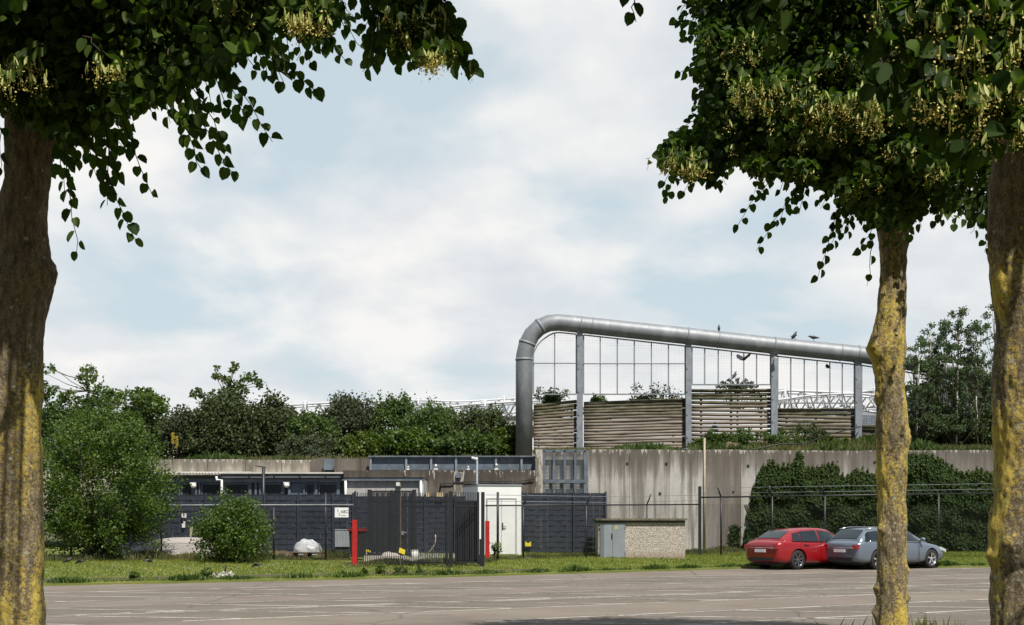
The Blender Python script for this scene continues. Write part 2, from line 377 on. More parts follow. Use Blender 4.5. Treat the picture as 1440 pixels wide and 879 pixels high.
M['carglass'] = gl('tinted car glass', (.012, .018, .022))
M['tyre'] = nm('tyre rubber', (.014, .014, .015), (.022, .021, .02), 12, .8)
M['rim'] = nm('alloy rim', (.62, .62, .64), (.5, .5, .52), 6, .3, .7)
M['rimdark'] = nm('dark alloy rim', (.22, .22, .23), (.15, .15, .16), 6, .35, .7)
M['chrome'] = nm('bright trim', (.7, .7, .72), (.6, .6, .62), 6, .2, .9)
M['taillight'] = gl('red light lens', (.30, .008, .01), .15)
M['headlight'] = gl('clear light lens', (.55, .57, .6), .1)

# ------------------------------------------------------------------ leaf clouds
T_LEAF = (np.array([[0, .03, 0], [-.22, -.02, .02], [-.44, .17, .07], [-.50, .44, .09], [-.36, .76, .05], [0, 1.02, -.13], [.33, .78, .02], [.46, .47, .06], [.43, .18, .05], [.20, .0, .02]]),
          [(0, 5, 4, 3, 2, 1), (0, 9, 8, 7, 6, 5)])
T_SMALL = (np.array([[0, 0, 0], [-.36, .45, .05], [0, 1, -.05], [.36, .45, .05]]), [(0, 3, 2, 1)])
T_BLADE = (np.array([[-.06, 0, 0], [.06, 0, 0], [.10, .55, .05], [0, 1, .22]]), [(0, 1, 2, 3)])
T_BRACT = (np.array([[0, 0, 0], [-.10, .3, .03], [-.13, .7, .0], [0, 1, -.06], [.13, .7, 0], [.10, .3, .03]]), [(0, 3, 2, 1), (0, 5, 4, 3)])
_o = [(1, 0, 0), (-1, 0, 0), (0, 1, 0), (0, -1, 0), (0, 0, 1), (0, 0, -1)]
T_BALL = (np.array(_o, float), [(0, 2, 4), (2, 1, 4), (1, 3, 4), (3, 0, 4), (2, 0, 5), (1, 2, 5), (3, 1, 5), (0, 3, 5)])
def unit(a): return a / np.maximum(np.linalg.norm(a, axis=1, keepdims=True), 1e-9)
def cloud_mesh(name, P, D, Nn, S, tmpl, var=None, off=(0, 0, 0), smooth=False):
    T, faces = tmpl; n = len(P); k = len(T)
    D = unit(D); Nn = unit(Nn - D * np.sum(Nn * D, 1, keepdims=True)); U = np.cross(D, Nn)
    if k > 6: U = U * (.62 + .42 * rng.random((n, 1))); Nn = Nn * (.4 + 2.2 * rng.random((n, 1)))
    S = np.broadcast_to(np.asarray(S, float).reshape(-1, 1), (n, 1))
    V = P[:, None, :] - np.array(off)[None, None, :] + (T[None, :, 0:1] * U[:, None, :] + T[None, :, 1:2] * D[:, None, :] + T[None, :, 2:3] * Nn[:, None, :]) * S[:, None, :]
    V = V.reshape(-1, 3)
    lens = np.array([len(f) for f in faces]); flat = np.concatenate([np.array(f) for f in faces])
    L = (np.arange(n)[:, None] * k + flat[None, :]).reshape(-1)
    tot = np.tile(lens, n); start = np.concatenate([[0], np.cumsum(tot)[:-1]])
    me = bpy.data.meshes.new(name); me.vertices.add(len(V)); me.loops.add(len(L)); me.polygons.add(len(tot))
    me.vertices.foreach_set('co', V.ravel().astype(np.float32)); me.loops.foreach_set('vertex_index', L.astype(np.int32))
    me.polygons.foreach_set('loop_start', start.astype(np.int32)); me.polygons.foreach_set('loop_total', tot.astype(np.int32))
    if var is None: var = rng.random(n)
    a = me.attributes.new('var', 'FLOAT', 'POINT'); a.data.foreach_set('value', np.repeat(var, k).astype(np.float32))
    me.update(calc_edges=True); return me
def rnd(n): return unit(rng.normal(size=(n, 3)))
def leaves(name, P, size, tmpl, m, parent, droop=.6, up=.5, sj=.3, var=None, outward=None):
    n = len(P); D = rnd(n) * .8 + np.array([0, 0, -droop])
    if outward is not None: D += outward * .6
    Nn = rnd(n) + np.array([0, 0, up])
    S = size * (1 + sj * (rng.random(n) * 2 - 1))
    me = cloud_mesh(name, P, D, Nn, S, tmpl, var, wloc(parent) if parent else (0, 0, 0))
    return link(name, me, m, parent)

def bush(name, label, cat, X, Y, z0, rx, ry, h, n, size, m, group=None, seed=None, cl=.28, ragged=.25, stems=7, tmpl=T_SMALL, sh=.62, spikes=0):
    t = thing(name, label, cat, (X, Y, z0), group)
    nc = max(30, int(n / 70)); c = rnd(nc); r = sh + (1 - sh) * rng.random((nc, 1)) ** .7
    r = r * (1 + ragged * (rng.random((nc, 1)) * 2 - 1))
    c = c * r; c[:, 2] = np.where(c[:, 2] < -.55, c[:, 2] * .9, c[:, 2])
    wide = np.where(c[:, 2:3] < 0, 1.0, 1.0 - .15 * c[:, 2:3]); c[:, :2] *= wide
    cw = c * np.array([rx, ry, h * .5]) + np.array([X, Y, z0 + h * .5])
    idx = rng.integers(0, nc, n); rad = cl * min(rx, ry, h * .5)
    P = cw[idx] + rng.normal(size=(n, 3)) * rad * .55
    if spikes:
        ks = rng.integers(0, nc, spikes); top = cw[ks]
        q = np.repeat(np.arange(spikes), 26); u = rng.random(len(q))
        dr = rnd(spikes) * .35 + np.array([0, 0, 1])
        S = top[q] + dr[q] * u[:, None] * h * .22 + rng.normal(size=(len(q), 3)) * size * .5 * (1.3 - u[:, None])
        P = np.vstack([P, S])
    P = P[P[:, 2] > z0 + .05]
    cv = np.clip(rng.random(nc) * .6, 0, 1)[idx] if False else None
    var = np.clip(rng.random(len(P)) * .6 + .4 * (np.abs((P[:, 0] * 1.7 + P[:, 2] * 2.3 + P[:, 1]) % 2 - 1)), 0, 1)
    leaves('foliage', P, size, tmpl, m, t, .1, .6, .35, var)
    sb = MB()
    for i in range(stems):
        q = cw[rng.integers(0, nc)]; b = np.array([X, Y, z0 - .1]) + np.array([rng.normal() * .12 * rx, rng.normal() * .12 * ry, 0]); mid = (b + q) / 2 + rng.normal(size=3) * .12
        sb.tube([b, mid, q], [.035, .025, .01], 5)
    part('stem', sb, M['stem'], t); return t

# ------------------------------------------------------------------ world & sun
SUN_EL, SUN_H = R(57), Vector((.42, -.91)).normalized()
wd = bpy.data.worlds.new('World'); scene.world = wd; wd.use_nodes = True; nt = wd.node_tree
bg = nt.nodes['Background']; sky = nt.nodes.new('ShaderNodeTexSky'); sky.sky_type = 'NISHITA'; sky.sun_disc = False
sky.sun_elevation = SUN_EL; sky.sun_rotation = math.atan2(SUN_H.x, SUN_H.y); sky.air_density = 1.0; sky.dust_density = 1.2; sky.ozone_density = 1.5
tc = nt.nodes.new('ShaderNodeTexCoord'); sep = nt.nodes.new('ShaderNodeSeparateXYZ'); nt.links.new(tc.outputs['Generated'], sep.inputs[0])
def mth(op, a, b=None):
    n = nt.nodes.new('ShaderNodeMath'); n.operation = op
    for i, s in enumerate((a, b)):
        if s is None: continue
        if isinstance(s, (int, float)): n.inputs[i].default_value = s
        else: nt.links.new(s, n.inputs[i])
    return n.outputs[0]
zz = mth('ADD', mth('MAXIMUM', sep.outputs[2], 0), .33)
comb = nt.nodes.new('ShaderNodeCombineXYZ')
nt.links.new(mth('DIVIDE', sep.outputs[0], zz), comb.inputs[0]); nt.links.new(mth('DIVIDE', sep.outputs[1], zz), comb.inputs[1])
mpp = nt.nodes.new('ShaderNodeMapping'); mpp.inputs['Location'].default_value = (3.3, 1.2, 0.4); mpp.inputs['Scale'].default_value = (1, .9, 1)
nt.links.new(comb.outputs[0], mpp.inputs[0])
cf = noisefac(nt, mpp.outputs[0], 2.5, 9, .52, .15); cf2 = noisefac(nt, mpp.outputs[0], 5.0, 9, .55, .1)
cfb = mth('ADD', cf, mth('MULTIPLY', mth('SUBTRACT', .20, sep.outputs[2]), .45))
cover = ramp(nt, cfb, [(.41, (0, 0, 0)), (.52, (.75, .75, .75)), (.62, (1, 1, 1))])
ccol = ramp(nt, cf2, [(.36, (11.7, 12.1, 12.6)), (.50, (13.4, 13.5, 13.6)), (.60, (14.8, 14.6, 14.3))])
fr_ = nt.nodes.new('ShaderNodeMapRange'); fr_.interpolation_type = 'SMOOTHSTEP'; fr_.inputs[1].default_value = -.35; fr_.inputs[2].default_value = .45
nt.links.new(sep.outputs[1], fr_.inputs[0])
cov = mth('MULTIPLY', cover.outputs[0], mth('ADD', mth('MULTIPLY', fr_.outputs[0], .85), .15))
blue = mix(nt, mth('MULTIPLY', fr_.outputs[0], .72), sky.outputs[0], (11.9, 13.8, 14.7))
final = mix(nt, cov, blue, ccol.outputs[0])
nt.links.new(final, bg.inputs['Color']); bg.inputs['Strength'].default_value = .050
sl = bpy.data.lights.new('sun', 'SUN'); sl.energy = 4.6; sl.angle = R(.55); sl.color = (1, .95, .87)
so = bpy.data.objects.new('sun', sl); C.objects.link(so)
SD = Vector((SUN_H.x * math.cos(SUN_EL), SUN_H.y * math.cos(SUN_EL), math.sin(SUN_EL)))
so.rotation_euler = SD.to_track_quat('Z', 'Y').to_euler(); so.location = (0, -5, 40)
scene.view_settings.view_transform = 'Standard'; scene.view_settings.look = 'None'; scene.view_settings.exposure = .35; scene.view_settings.gamma = 1

# ------------------------------------------------------------------ ground, parking lot
b = MB(); b.add([(-700, -100, -.03), (700, -100, -.03), (700, 1500, -.03), (-700, 1500, -.03)], [(0, 1, 2, 3)]); struct('ground', b, M['soil'])
b = MB(); xs = list(KX); v = [(-90, 22.2, 0), (90, 22.2, 0)] + [(x, y, 0) for x, y in zip(xs[::-1], KY[::-1])]
v = [(xs[0], 22.2, 0), (xs[-1], 22.2, 0)] + v[2:]
b.add(v, [tuple(range(len(v)))]); struct('parking_lot', b, M['asphalt'], recalc=False)
b = MB(); b.add([(-60, -20, .0), (60, -20, .0), (60, 22.2, .0), (-60, 22.2, .0)], [(0, 1, 2, 3)]); struct('tree_strip', b, M['soil'])
# verge grid
b = MB(); gx = np.concatenate([[-60, -40, -28], np.linspace(-24, 26, 60), [34, 48, 62]]); ns = 16
v = []; f = []
for X in gx:
    for j in range(ns + 1):
        t = (j / ns) ** 1.3; Yv = ky(X) + t * (66 - ky(X)) + .0; z = float(g(X, Yv + 1e-4)) + (.015 * math.sin(X * 1.3 + j * 2.1) if 0 < j < 10 else 0)
        v.append((X, Yv, z if j else .05))
for i in range(len(gx) - 1):
    for j in range(ns): f.append((i * (ns + 1) + j, (i + 1) * (ns + 1) + j, (i + 1) * (ns + 1) + j + 1, i * (ns + 1) + j + 1))
b.add(v, f, True)
for i in range(len(gx) - 1):
    a, c = gx[i], gx[i + 1]; b.add([(a, ky(a), -.02), (c, ky(c), -.02), (c, ky(c), .05), (a, ky(a), .05)], [(0, 1, 2, 3)])
struct('grass_verge', b, M['turf'])
# kerb stones on the left half
b = MB(); kx = np.arange(-22, 1.0, 1.0)
for a in kx:
    p = np.array([a, ky(a) + .75]); q = np.array([a + .985, ky(a + .985) + .75])
    zz_ = .09; b.bar((p[0], p[1], zz_), (q[0], q[1], zz_ + .0), .12, .14)
struct('kerb', b, M['kerb'])
# painted lines
dirK = Vector((.848, .53, 0)); nK = Vector((-.53, .848, 0))
b = MB()
def stripe(d, s0, s1, w, ang=0):
    p = nK * d + dirK * s0; q = nK * d + dirK * s1
    u = (q - p).normalized(); t = Vector((-u.y, u.x, 0)) * w / 2
    b.add([p - t, q - t, q + t, p + t], [(0, 1, 2, 3)])
def keepY(p): return p.y < ky(p.x) - .3 and p.y > 22.5
for d, w in ((34.0, .10), (30.2, .10), (25.9, .12), (25.6, .10), (28.1, .07), (23.3, .10), (20.6, .12), (18.2, .10)):
    s = -40.
    while s < 60:
        L = random.uniform(3, 9); p = nK * d + dirK * (s + L / 2)
        if keepY(p): stripe(d, s, s + L - (.0 if random.random() < .7 else random.uniform(.2, 1.2)), w * random.uniform(.8, 1.1))
        s += L
d45 = (dirK * .72 - nK * .69).normalized()
for (d0, d1) in ((34.0, 30.2), (28.1, 25.9), (25.6, 23.3), (20.6, 16)):
    s = -40.
    while s < 60:
        p = nK * d0 + dirK * s; q = p + d45 * ((d0 - d1) / .69)
        if keepY(p) and q.y > 22.4 and q.y < ky(q.x):
            t = Vector((-d45.y, d45.x, 0)) * .05
            p2 = p + d45 * .05; q2 = q - d45 * .05
            b.add([p2 - t, q2 - t, q2 + t, p2 + t], [(0, 1, 2, 3)])
        s += 2.75
o = struct('bay_markings', b, M['paint'], recalc=False); o.location.z = .004

# yard concrete behind the chain-link fence on the left
b = MB(); v = []; f = []
A = [G(150, 784), G(385, 783), G(505, 783), G(640, 787)]
for i, a in enumerate(A):
    for Yv in (a[1] + .3, 52, 57, 62): X = a[0]; v.append((X, Yv, float(g(X, Yv)) + .035))
for i in range(3):
    for j in range(3): f.append((i * 4 + j, (i + 1) * 4 + j, (i + 1) * 4 + j + 1, i * 4 + j + 1))
b.add(v, f); struct('yard_paving', b, M['paving'])

# terrace (embankment) behind the walls
b = MB(); v = []; f = []
tx = np.linspace(-70, 70, 57); ty = [62.3, 64.3, 66, 69, 73, 78, 84, 95, 120]
def terr(X, Y):
    zb = ZT - .12 if X > wx(755, 62) else wz(648, 64) - .1
    base = np.interp(Y, [62, 66, 70, 78, 90, 120], [0, .05, .35, .7, .9, 0])
    if X > wx(970, 66): base = np.interp(Y, [62, 66, 70, 78, 90, 120], [0, .55, .75, .9, .9, 0])
    return zb + float(base) + .12 * math.sin(X * .5) * math.sin(Y * .4)
for X in tx:
    for k, Y in enumerate(ty):
        yy = Y + (2.2 if (k == 0 and X < wx(755, 62)) else 0)
        v.append((X, yy, terr(X, Y)))
for i in range(len(tx) - 1):
    for j in range(len(ty) - 1): n_ = len(ty); f.append((i * n_ + j, (i + 1) * n_ + j, (i + 1) * n_ + j + 1, i * n_ + j + 1))
b.add(v, f, True); struct('terrain', b, M['soil'])

# ------------------------------------------------------------------ grass as stuff
def grass(name, X, Y, Z, hgt, m, parent=None, lean=.35, wid=1.):
    n = len(X); vr = np.clip(.45 + .28 * np.sin(X * .9 + 2 * np.sin(Y * .7)) * np.cos(Y * .8 + X * .3) + .22 * np.sin(X * 3.1 + Y * 2.3) + .25 * (rng.random(n) - .5) * 2, 0, 1); P = np.stack([X, Y, Z], 1); D = np.stack([rng.normal(size=n) * lean, rng.normal(size=n) * lean, np.ones(n)], 1)
    T = (T_BLADE[0] * np.array([wid, 1, 1]), T_BLADE[1])
    me = cloud_mesh(name, P, D, rnd(n) * np.array([1, 1, .1]), hgt, T, vr); o = link(name, me, m); o['kind'] = 'stuff'; return o
n = 110000; X = rng.uniform(-16, 24, n); Y = ky(X) + .05 + rng.random(n) ** 1.0 * 14
mk = (Y < 61.8); X = X[mk]; Y = Y[mk]
yardm = (X < wx(505, 47)) & (Y > 48.5); X = X[~yardm]; Y = Y[~yardm]
grass('grass', X, Y, g(X, Y + .01), .05 + .05 * rng.random(len(X)), M['grass'], wid=1.5)
# scruffy strip: fence foot and lot edge
Xs = []; Ys = []; Hs = []
def tuftline(p0, p1, n, hh, wid=.35):
    t = rng.random(n); x = p0[0] + (p1[0] - p0[0]) * t + rng.normal(size=n) * .1; y = p0[1] + (p1[1] - p0[1]) * t + rng.normal(size=n) * wid
    mod = .5 + .5 * np.abs(np.sin(x * 1.9) * np.sin(x * .73 + 1)); Xs.append(x); Ys.append(y); Hs.append(hh * mod * (.5 + .8 * rng.random(n)))
tuftline(G(200, 787), G(395, 786), 6000, .28); tuftline(G(395, 787), G(500, 788), 2000, .15); tuftline(G(500, 797), G(690, 791), 6000, .24, .25); tuftline(G(690, 788), G(860, 780), 4000, .16)
tuftline(G(960, 778), G(1090, 773), 3500, .26, .5); tuftline(G(1050, 772), G(1400, 773), 6000, .22, .5); tuftline(G(60, 789), G(210, 787), 3000, .3)
tuftline(G(455, 783), G(484, 785), 900, .42, .25)
X = np.concatenate(Xs); Y = np.concatenate(Ys); Hh = np.concatenate(Hs)
grass('tall_grass', X, Y, g(X, Y), Hh, M['tallgrass'], wid=.8, lean=.25)
n = 9000; X = rng.uniform(-15, 25, n); Y = ky(X) + np.abs(rng.normal(size=n)) * .22 + .05; hh = .10 * (.4 + 1.2 * np.abs(np.sin(X * 2.3) * np.sin(X * .9))) * (.5 + rng.random(n))
grass('edge_weeds', X, Y, g(X, Y), hh, M['bush_leaf'], wid=2.2, lean=.5)
# daisies & clover flowers
n = 420; X = rng.uniform(-15, 0, n); Y = ky(X) + .8 + rng.random(n) * 6; mk = Y < 47; X = X[mk]; Y = Y[mk]
P = np.stack([X, Y, g(X, Y) + .09], 1); me = cloud_mesh('daisies', P, rnd(len(P)), np.tile([0, -.5, 1.], (len(P), 1)), .013, T_BALL); o = link('daisies', me, M['wflower']); o['kind'] = 'stuff'
# terrace grass
n = 46000; X = rng.uniform(-28, 30, n); Y = 62.6 + rng.random(n) ** 1.6 * 12; Y = np.where(X < wx(755, 62), Y + 2.2, Y)
Z = np.array([terr(a, c) for a, c in zip(X, np.where(X < wx(755, 62), Y - 1.0, Y))])
grass('terrace_grass', X, Y, Z - .02, np.where(X < wx(755, 62), .35, .30) * (.3 + .9 * rng.random(n)), M['tallgrass'], wid=.9)
n = 34000; X = rng.uniform(-28, 30, n); Y = 62.5 + rng.random(n) ** 1.4 * 9; Y = np.where(X < wx(755, 62), Y + 2.2, Y)
Z = np.array([terr(a, c) for a, c in zip(X, np.where(X < wx(755, 62), Y - 1.0, Y))])
grass('terrace_weeds', X, Y, Z - .02, (.45 * (.25 + np.abs(np.sin(X * .8) * np.cos(X * .31 + 1)))) * (.4 + .8 * rng.random(n)), M['mid_leaf'], wid=2.0, lean=.4)
# tufts near the lime trees
n = 380; X = rng.normal(size=n) * .38 + wx(1300, 20.6); Y = 20.9 + rng.normal(size=n) * .35
grass('seeding_grass', X, Y, np.zeros(n), .1 + .26 * rng.random(n) ** 2, M['tallgrass'], wid=.25, lean=.35)
# ------------------------------------------------------------------ main concrete wall
def toned(o, fn):
    me = o.data; a = me.attributes.new('tone', 'FLOAT', 'FACE'); a.data.foreach_set('value', [fn(p.center) for p in me.polygons])
YW = 62.0
wall = thing('concrete_wall', 'tall rain streaked concrete retaining wall behind the parked cars and stone hut', 'wall', (wx(1000, YW), YW, .3))
joints = [753, 826, 885, 941, 990, 1042, 1063, 1110, 1160, 1215, 1275, 1330, 1395, 1500, 1620, 1800]
tones = {753: .05, 826: .30, 885: .25, 941: .04, 990: .85, 1042: .2, 1063: .6, 1110: .68, 1160: .62, 1215: .6, 1275: .55, 1330: .6}
b = MB()
for a, c in zip(joints[:-1], joints[1:]):
    dy = random.uniform(0, .02); b.box(wx(a, YW) + .008, wx(c, YW) - .008, YW - dy, YW + .35, .1, ZT + random.uniform(-.03, .03))
o = part('wall_panels', b, M['concrete'], wall)
offx = wall.location.x
def tonef(c):
    X = c.x + offx; t = 0
    for a, q in zip(joints[:-1], joints[1:]):
        if wx(a, YW) <= X < wx(q, YW): t = tones.get(a, .45 if a > 1330 else .04)
    return t
toned(o, tonef)
for p in o.data.materials: pass
# concrete material uses object coords -> set z reference in the local frame
M['concrete'].node_tree  # (wall empty sits at z=.3)
b = MB(); b.tube([(wx(990.5, YW), YW - .07, .45), (wx(990.5, YW), YW - .07, wz(616, YW))], .045, 8); part('drain_pipe', b, M['beige'], wall)
b = MB()
for px, py in ((882, 652), (937, 652), (1052, 655), (1031, 692), (928, 694), (1075, 702), (1230, 650)):
    b.box(wx(px, YW) - .05, wx(px, YW) + .05, YW - .035, YW + .01, wz(py, YW) - .05, wz(py, YW) + .05)
part('anchor_hole', b, M['black'], wall)
# pale column + steel gate grille at its left end
b = MB(); b.box(wx(753, 61.6), wx(763, 61.6), 61.6, 61.97, .3, wz(632, 61.6)); part('column', b, M['parapet'], wall)
b = MB()
Yg = 61.7
for px, w in ((764, .16), (779, .1), (794, .1), (809, .1), (824, .2)):
    b.bar((wx(px, Yg), Yg, .4), (wx(px, Yg), Yg, wz(634, Yg)), w, .12, (0, 1, 0))
b.bar((wx(764, Yg), Yg - .01, wz(677, Yg)), (wx(824, Yg), Yg - .01, wz(677, Yg)), .14, .14)
b.bar((wx(764, Yg), Yg - .01, wz(634, Yg)), (wx(824, Yg), Yg - .01, wz(634, Yg)), .1, .1)
gr = thing('steel_grille', 'grey steel grille gate with four uprights at left end of the concrete wall', 'grille', (wx(794, Yg), Yg, .4))
part('frame', b, M['bluesteel'], gr)
b = MB()
for k in range(34):
    x = wx(764 + k * 60 / 34, Yg + .06); b.bar((x, Yg + .06, .4), (x, Yg + .06, wz(634, Yg)), .008, .008)
for k in range(70):
    z = .5 + k * .06
    if z < wz(634, Yg): b.bar((wx(764, Yg), Yg + .07, z), (wx(824, Yg), Yg + .07, z), .008, .008)
part('wire_mesh', b, M['galv2'], gr)
# parapet walls to the left
YP = 64.0
par = thing('parapet_wall', 'low pale streaked concrete parapet below the dark bushes, left of the blue steel', 'wall', (wx(330, YP), YP, 2.5))
b = MB(); js = [-140, -40, 60, 150, 190, 243, 292, 345, 396, 437]
for a, c in zip(js[:-1], js[1:]): b.box(wx(a, YP) + .01, wx(c, YP) - .01, YP, YP + .3, 2.0, wz(646.3, YP) + random.uniform(-.02, .02))
o = part('wall_panels', b, M['parapet'], par)
b = MB(); b.prism([(wx(437, YP) + .01, 2.0), (wx(455, YP), 2.0), (wx(455, YP), wz(643, YP)), (wx(443, YP), wz(645, YP)), (wx(437, YP) + .01, wz(647, YP))], 'y', YP - .05, YP + .3)
part('wall_end', b, M['brownconc'], par)
bp = thing('brown_concrete_block', 'brown stained concrete block set between two blue steel panels', 'wall', (wx(494, 63), 63, 2.5))
b = MB(); b.box(wx(470, 63), wx(519, 63), 63, 63.5, 2.3, wz(645, 63)); part('block', b, M['brownconc'], bp)
# blue steel plate girder
YB = 62.6
bs_ = thing('steel_girder', 'long weathered blue grey steel girder along the top of the dark concrete wall', 'girder', (wx(636, YB), YB, 3))
b = MB(); b.box(wx(519, YB), wx(753, YB), YB, YB + .05, wz(661, YB), wz(643, YB)); part('web_plate', b, M['bluesteel'], bs_)
b = MB(); b.box(wx(518, YB), wx(753, YB), YB - .18, YB + .14, wz(643, YB), wz(641, YB)); part('flange', b, M['bluesteel'], bs_)
for px in (521, 571, 606, 641, 697, 733): 
    b = MB(); b.box(wx(px, YB) - .03, wx(px, YB) + .06, YB - .12, YB - .003, wz(661, YB), wz(643.2, YB)); part('stiffener', b, M['galv2'], bs_)
b = MB(); b.box(wx(455.5, 63.6), wx(469.5, 63.6), 63.6, 63.7, wz(661, 63.6), wz(645, 63.6)); 
solo('steel_bulkhead', b, M['bluesteel'], 'small blue steel panel left of the brown concrete block', 'panel', (wx(462, 63.6), 63.6, 3))
# small cameras / lights on girder
for px, py, lb in ((574, 657, 'small white camera low on the blue girder, left of the other girder cameras'), (613, 655, 'larger white camera on the blue girder left of the lamp mast'), (658.5, 657, 'small white camera on the girder just left of the lamp mast'), (698, 654, 'white spotlight with tall base on the girder above the container')):
    t = thing('girder_camera', lb, 'camera', (wx(px, 62.2), 62.2, wz(661, 62.2)), 'small cameras along the girder')
    s = 1.25 if py < 657 else .9
    b = MB(); b.box(wx(px, 62.2) - .07 * s, wx(px, 62.2) + .07 * s, 62.13, 62.27, wz(661, 62.2), wz(661, 62.2) + .07); b.tube([(wx(px, 62.2), 62.2, wz(661, 62.2)), (wx(px, 62.2), 62.2, wz(py - 1, 62.2))], .035, 6); part('bracket', b, M['whiteplastic'], t)
    b = MB(); b.ball((wx(px, 62.2), 62.15, wz(py, 62.2)), .05 * s, 8, 6); part('camera_body', b, M['whiteplastic'], t)
# dark concrete wall behind the container
YD = 59.4
dk = thing('dark_concrete_wall', 'dark brown weathered concrete wall behind the white container', 'wall', (wx(675, YD), YD, .3))
b = MB(); b.box(wx(597, YD), wx(752.5, YD), YD, YD + 2.4, .2, wz(661.5, YD)); part('wall_face', b, M['brownconc'], dk)
b = MB(); b.box(wx(638, YD), wx(652, YD), YD - .05, YD - .003, wz(700, YD), wz(664, YD)); part('plaster_patch', b, M['parapet'], dk)
b = MB(); b.box(wx(641, YD), wx(649, YD), YD - .16, YD - .053, wz(672, YD), wz(665.5, YD)); part('wall_box', b, M['bluesteel'], dk)
pts = [W(619, 690, YD - .08), W(619.5, 681, YD - .08)] + [W(x, 680.5 - 4.5 * math.sin((x - 620) / 105 * 2.2) * .9 + math.sin(x * .35) * .5, YD - .08) for x in range(623, 728, 5)] + [W(751, 674, YD - .08)]
b = MB(); b.tube(pts, .03, 5); solo('wall_cable', b, M['black'], 'black sagging cable strung along the dark concrete wall', 'cable', W(680, 678, YD - .08))

# ------------------------------------------------------------------ low building on the left
YF = 57.0
bd = thing('service_building', 'low service building with blue steel window frame front and corrugated roof edge', 'building', (wx(360, YF), YF, .45))
zt = wz(672, YF); zb = .4
b = MB(); b.box(wx(150, YF), wx(481, YF), YF + .5, YF + 6.2, zb, wz(668, YF + .5)); part('back_wall', b, M['doorgrey'], bd)
b = MB(); xl = wx(150, YF - .4); xr = wx(483, YF - .4); zr = wz(664.5, YF - .4)
nn = 150; v = []; f = []
for i in range(nn + 1):
    x = xl + (xr - xl) * i / nn; amp = .022 * (1 if i % 2 else -1) if x < wx(312, YF - .4) else 0
    v += [(x, YF - .45, zr + amp), (x, YF + 6.6, zr + .25 + amp), (x, YF - .45, zr - .05 + amp), (x, YF + 6.6, zr + .2 + amp)]
for i in range(nn): a = i * 4; f += [(a, a + 4, a + 5, a + 1), (a + 2, a + 3, a + 7, a + 6), (a, a + 2, a + 6, a + 4)]
b.add(v, f); part('roof', b, M['corr'], bd)
b = MB(); b.box(wx(312, YF), wx(480, YF), YF - .25, YF - .12, wz(672.3, YF), wz(670.3, YF)); b.box(wx(378, YF), wx(480, YF), YF - .30, YF - .26, wz(671.8, YF), wz(670.0, YF)); part('light_strip', b, M['lamp'], bd)
b = MB(); b.box(wx(150, YF), wx(480, YF), YF - .1, YF + .05, wz(678.5, YF), wz(673.5, YF)); b.box(wx(310, YF), wx(481, YF), YF - .3, YF - .1, wz(669.2, YF), wz(666.4, YF)); part('lintel_beam', b, M['bluesteel'], bd)
for px in (312, 352, 387, 423, 459, 480):
    b = MB(); b.box(wx(px, YF) - .03, wx(px, YF) + .03, YF - .32, YF - .245, wz(673, YF), wz(668.5, YF)); part('hanger', b, M['bluesteel'], bd)
posts = [(160, 3), (206, 3), (253, 2), (274.5, 6), (281, 2), (315, 3), (352, 4), (360, 3), (366, 2), (399, 4), (407, 4), (428, 2), (445, 3), (476, 4)]
for px, w in posts:
    b = MB(); b.box(wx(px - w / 2, YF), wx(px + w / 2, YF), YF - .08, YF + .08, zb, wz(678.6, YF)); part('post', b, M['bluesteel'], bd)
wins = [(163, 204), (208, 252), (255, 271), (283, 313), (317, 350), (368, 397), (430, 443), (448, 474)]
for a, c in wins:
    fr = MB(); z0, z1 = wz(712, YF), wz(679.3, YF); x0, x1 = wx(a, YF), wx(c, YF); y0, y1 = YF - .02, YF + .04
    fr.box(x0, x0 + .05, y0, y1, z0, z1); fr.box(x1 - .05, x1, y0, y1, z0, z1); fr.box(x0 + .05, x1 - .05, y0, y1, z1 - .06, z1)
    w = part('window', fr, M['bluesteel'], bd)
    p = MB(); p.box(x0 + .05, x1 - .05, YF + .01, YF + .03, z0, z1 - .06)
    for k in range(1, 8): x = x0 + (x1 - x0) * k / 8; p.box(x - .008, x + .008, YF - .01, YF + .008, z0, z1 - .06)
    part('pane', p, M['glassdark'], w)
b = MB(); b.box(wx(409.5, YF), wx(427, YF), YF + .0, YF + .04, zb, wz(679, YF)); part('panel', b, M['bluesteel'], bd)
def downpipe(px, y0, y1, Yp, parent, elbow=False):
    b = MB(); pts = [W(px, y1, Yp), W(px, y0, Yp)]
    if elbow: pts = [W(px, y1, Yp), W(px, y0 + 5, Yp), W(px - 7, y0 + 5, Yp), W(px - 7, y0, Yp)]
    b.tube(pts, .055, 8); part('downpipe', b, M['white'], parent)
downpipe(311.5, 670, 712, YF - .4, bd, True)
# concrete part with fascia slab
sb_ = thing('flat_roof_building', 'flat roofed concrete building with brown fascia slab and grey wall', 'building', (wx(540, YF), YF, .45))
b = MB(); b.box(wx(487, YF), wx(596, YF), YF - .02, YF + 5, .4, wz(671.6, YF)); part('wall', b, M['lightgrey'], sb_)
b = MB(); b.box(wx(482, YF), wx(597, YF), YF - .14, YF + 5.2, wz(671.5, YF), wz(661.5, YF)); part('roof_slab', b, M['brownconc'], sb_)
b = MB(); b.box(wx(478, YF), wx(596, YF), YF - .19, YF - .06, wz(676.4, YF), wz(673.8, YF)); b.box(wx(485, YF), wx(596, YF), YF - .1, YF - .025, wz(673.7, YF), wz(671.9, YF)); part('gutter', b, M['bluesteel'], sb_)
b = MB()
for k in range(487, 597, 14): b.box(wx(k, YF) - .012, wx(k, YF) + .012, YF - .032, YF - .022, .4, wz(677, YF))
part('panel_joint', b, M['doorgrey'], sb_)
downpipe(486, 676, 712, YF - .15, sb_); downpipe(592, 676, 712, YF - .15, sb_)
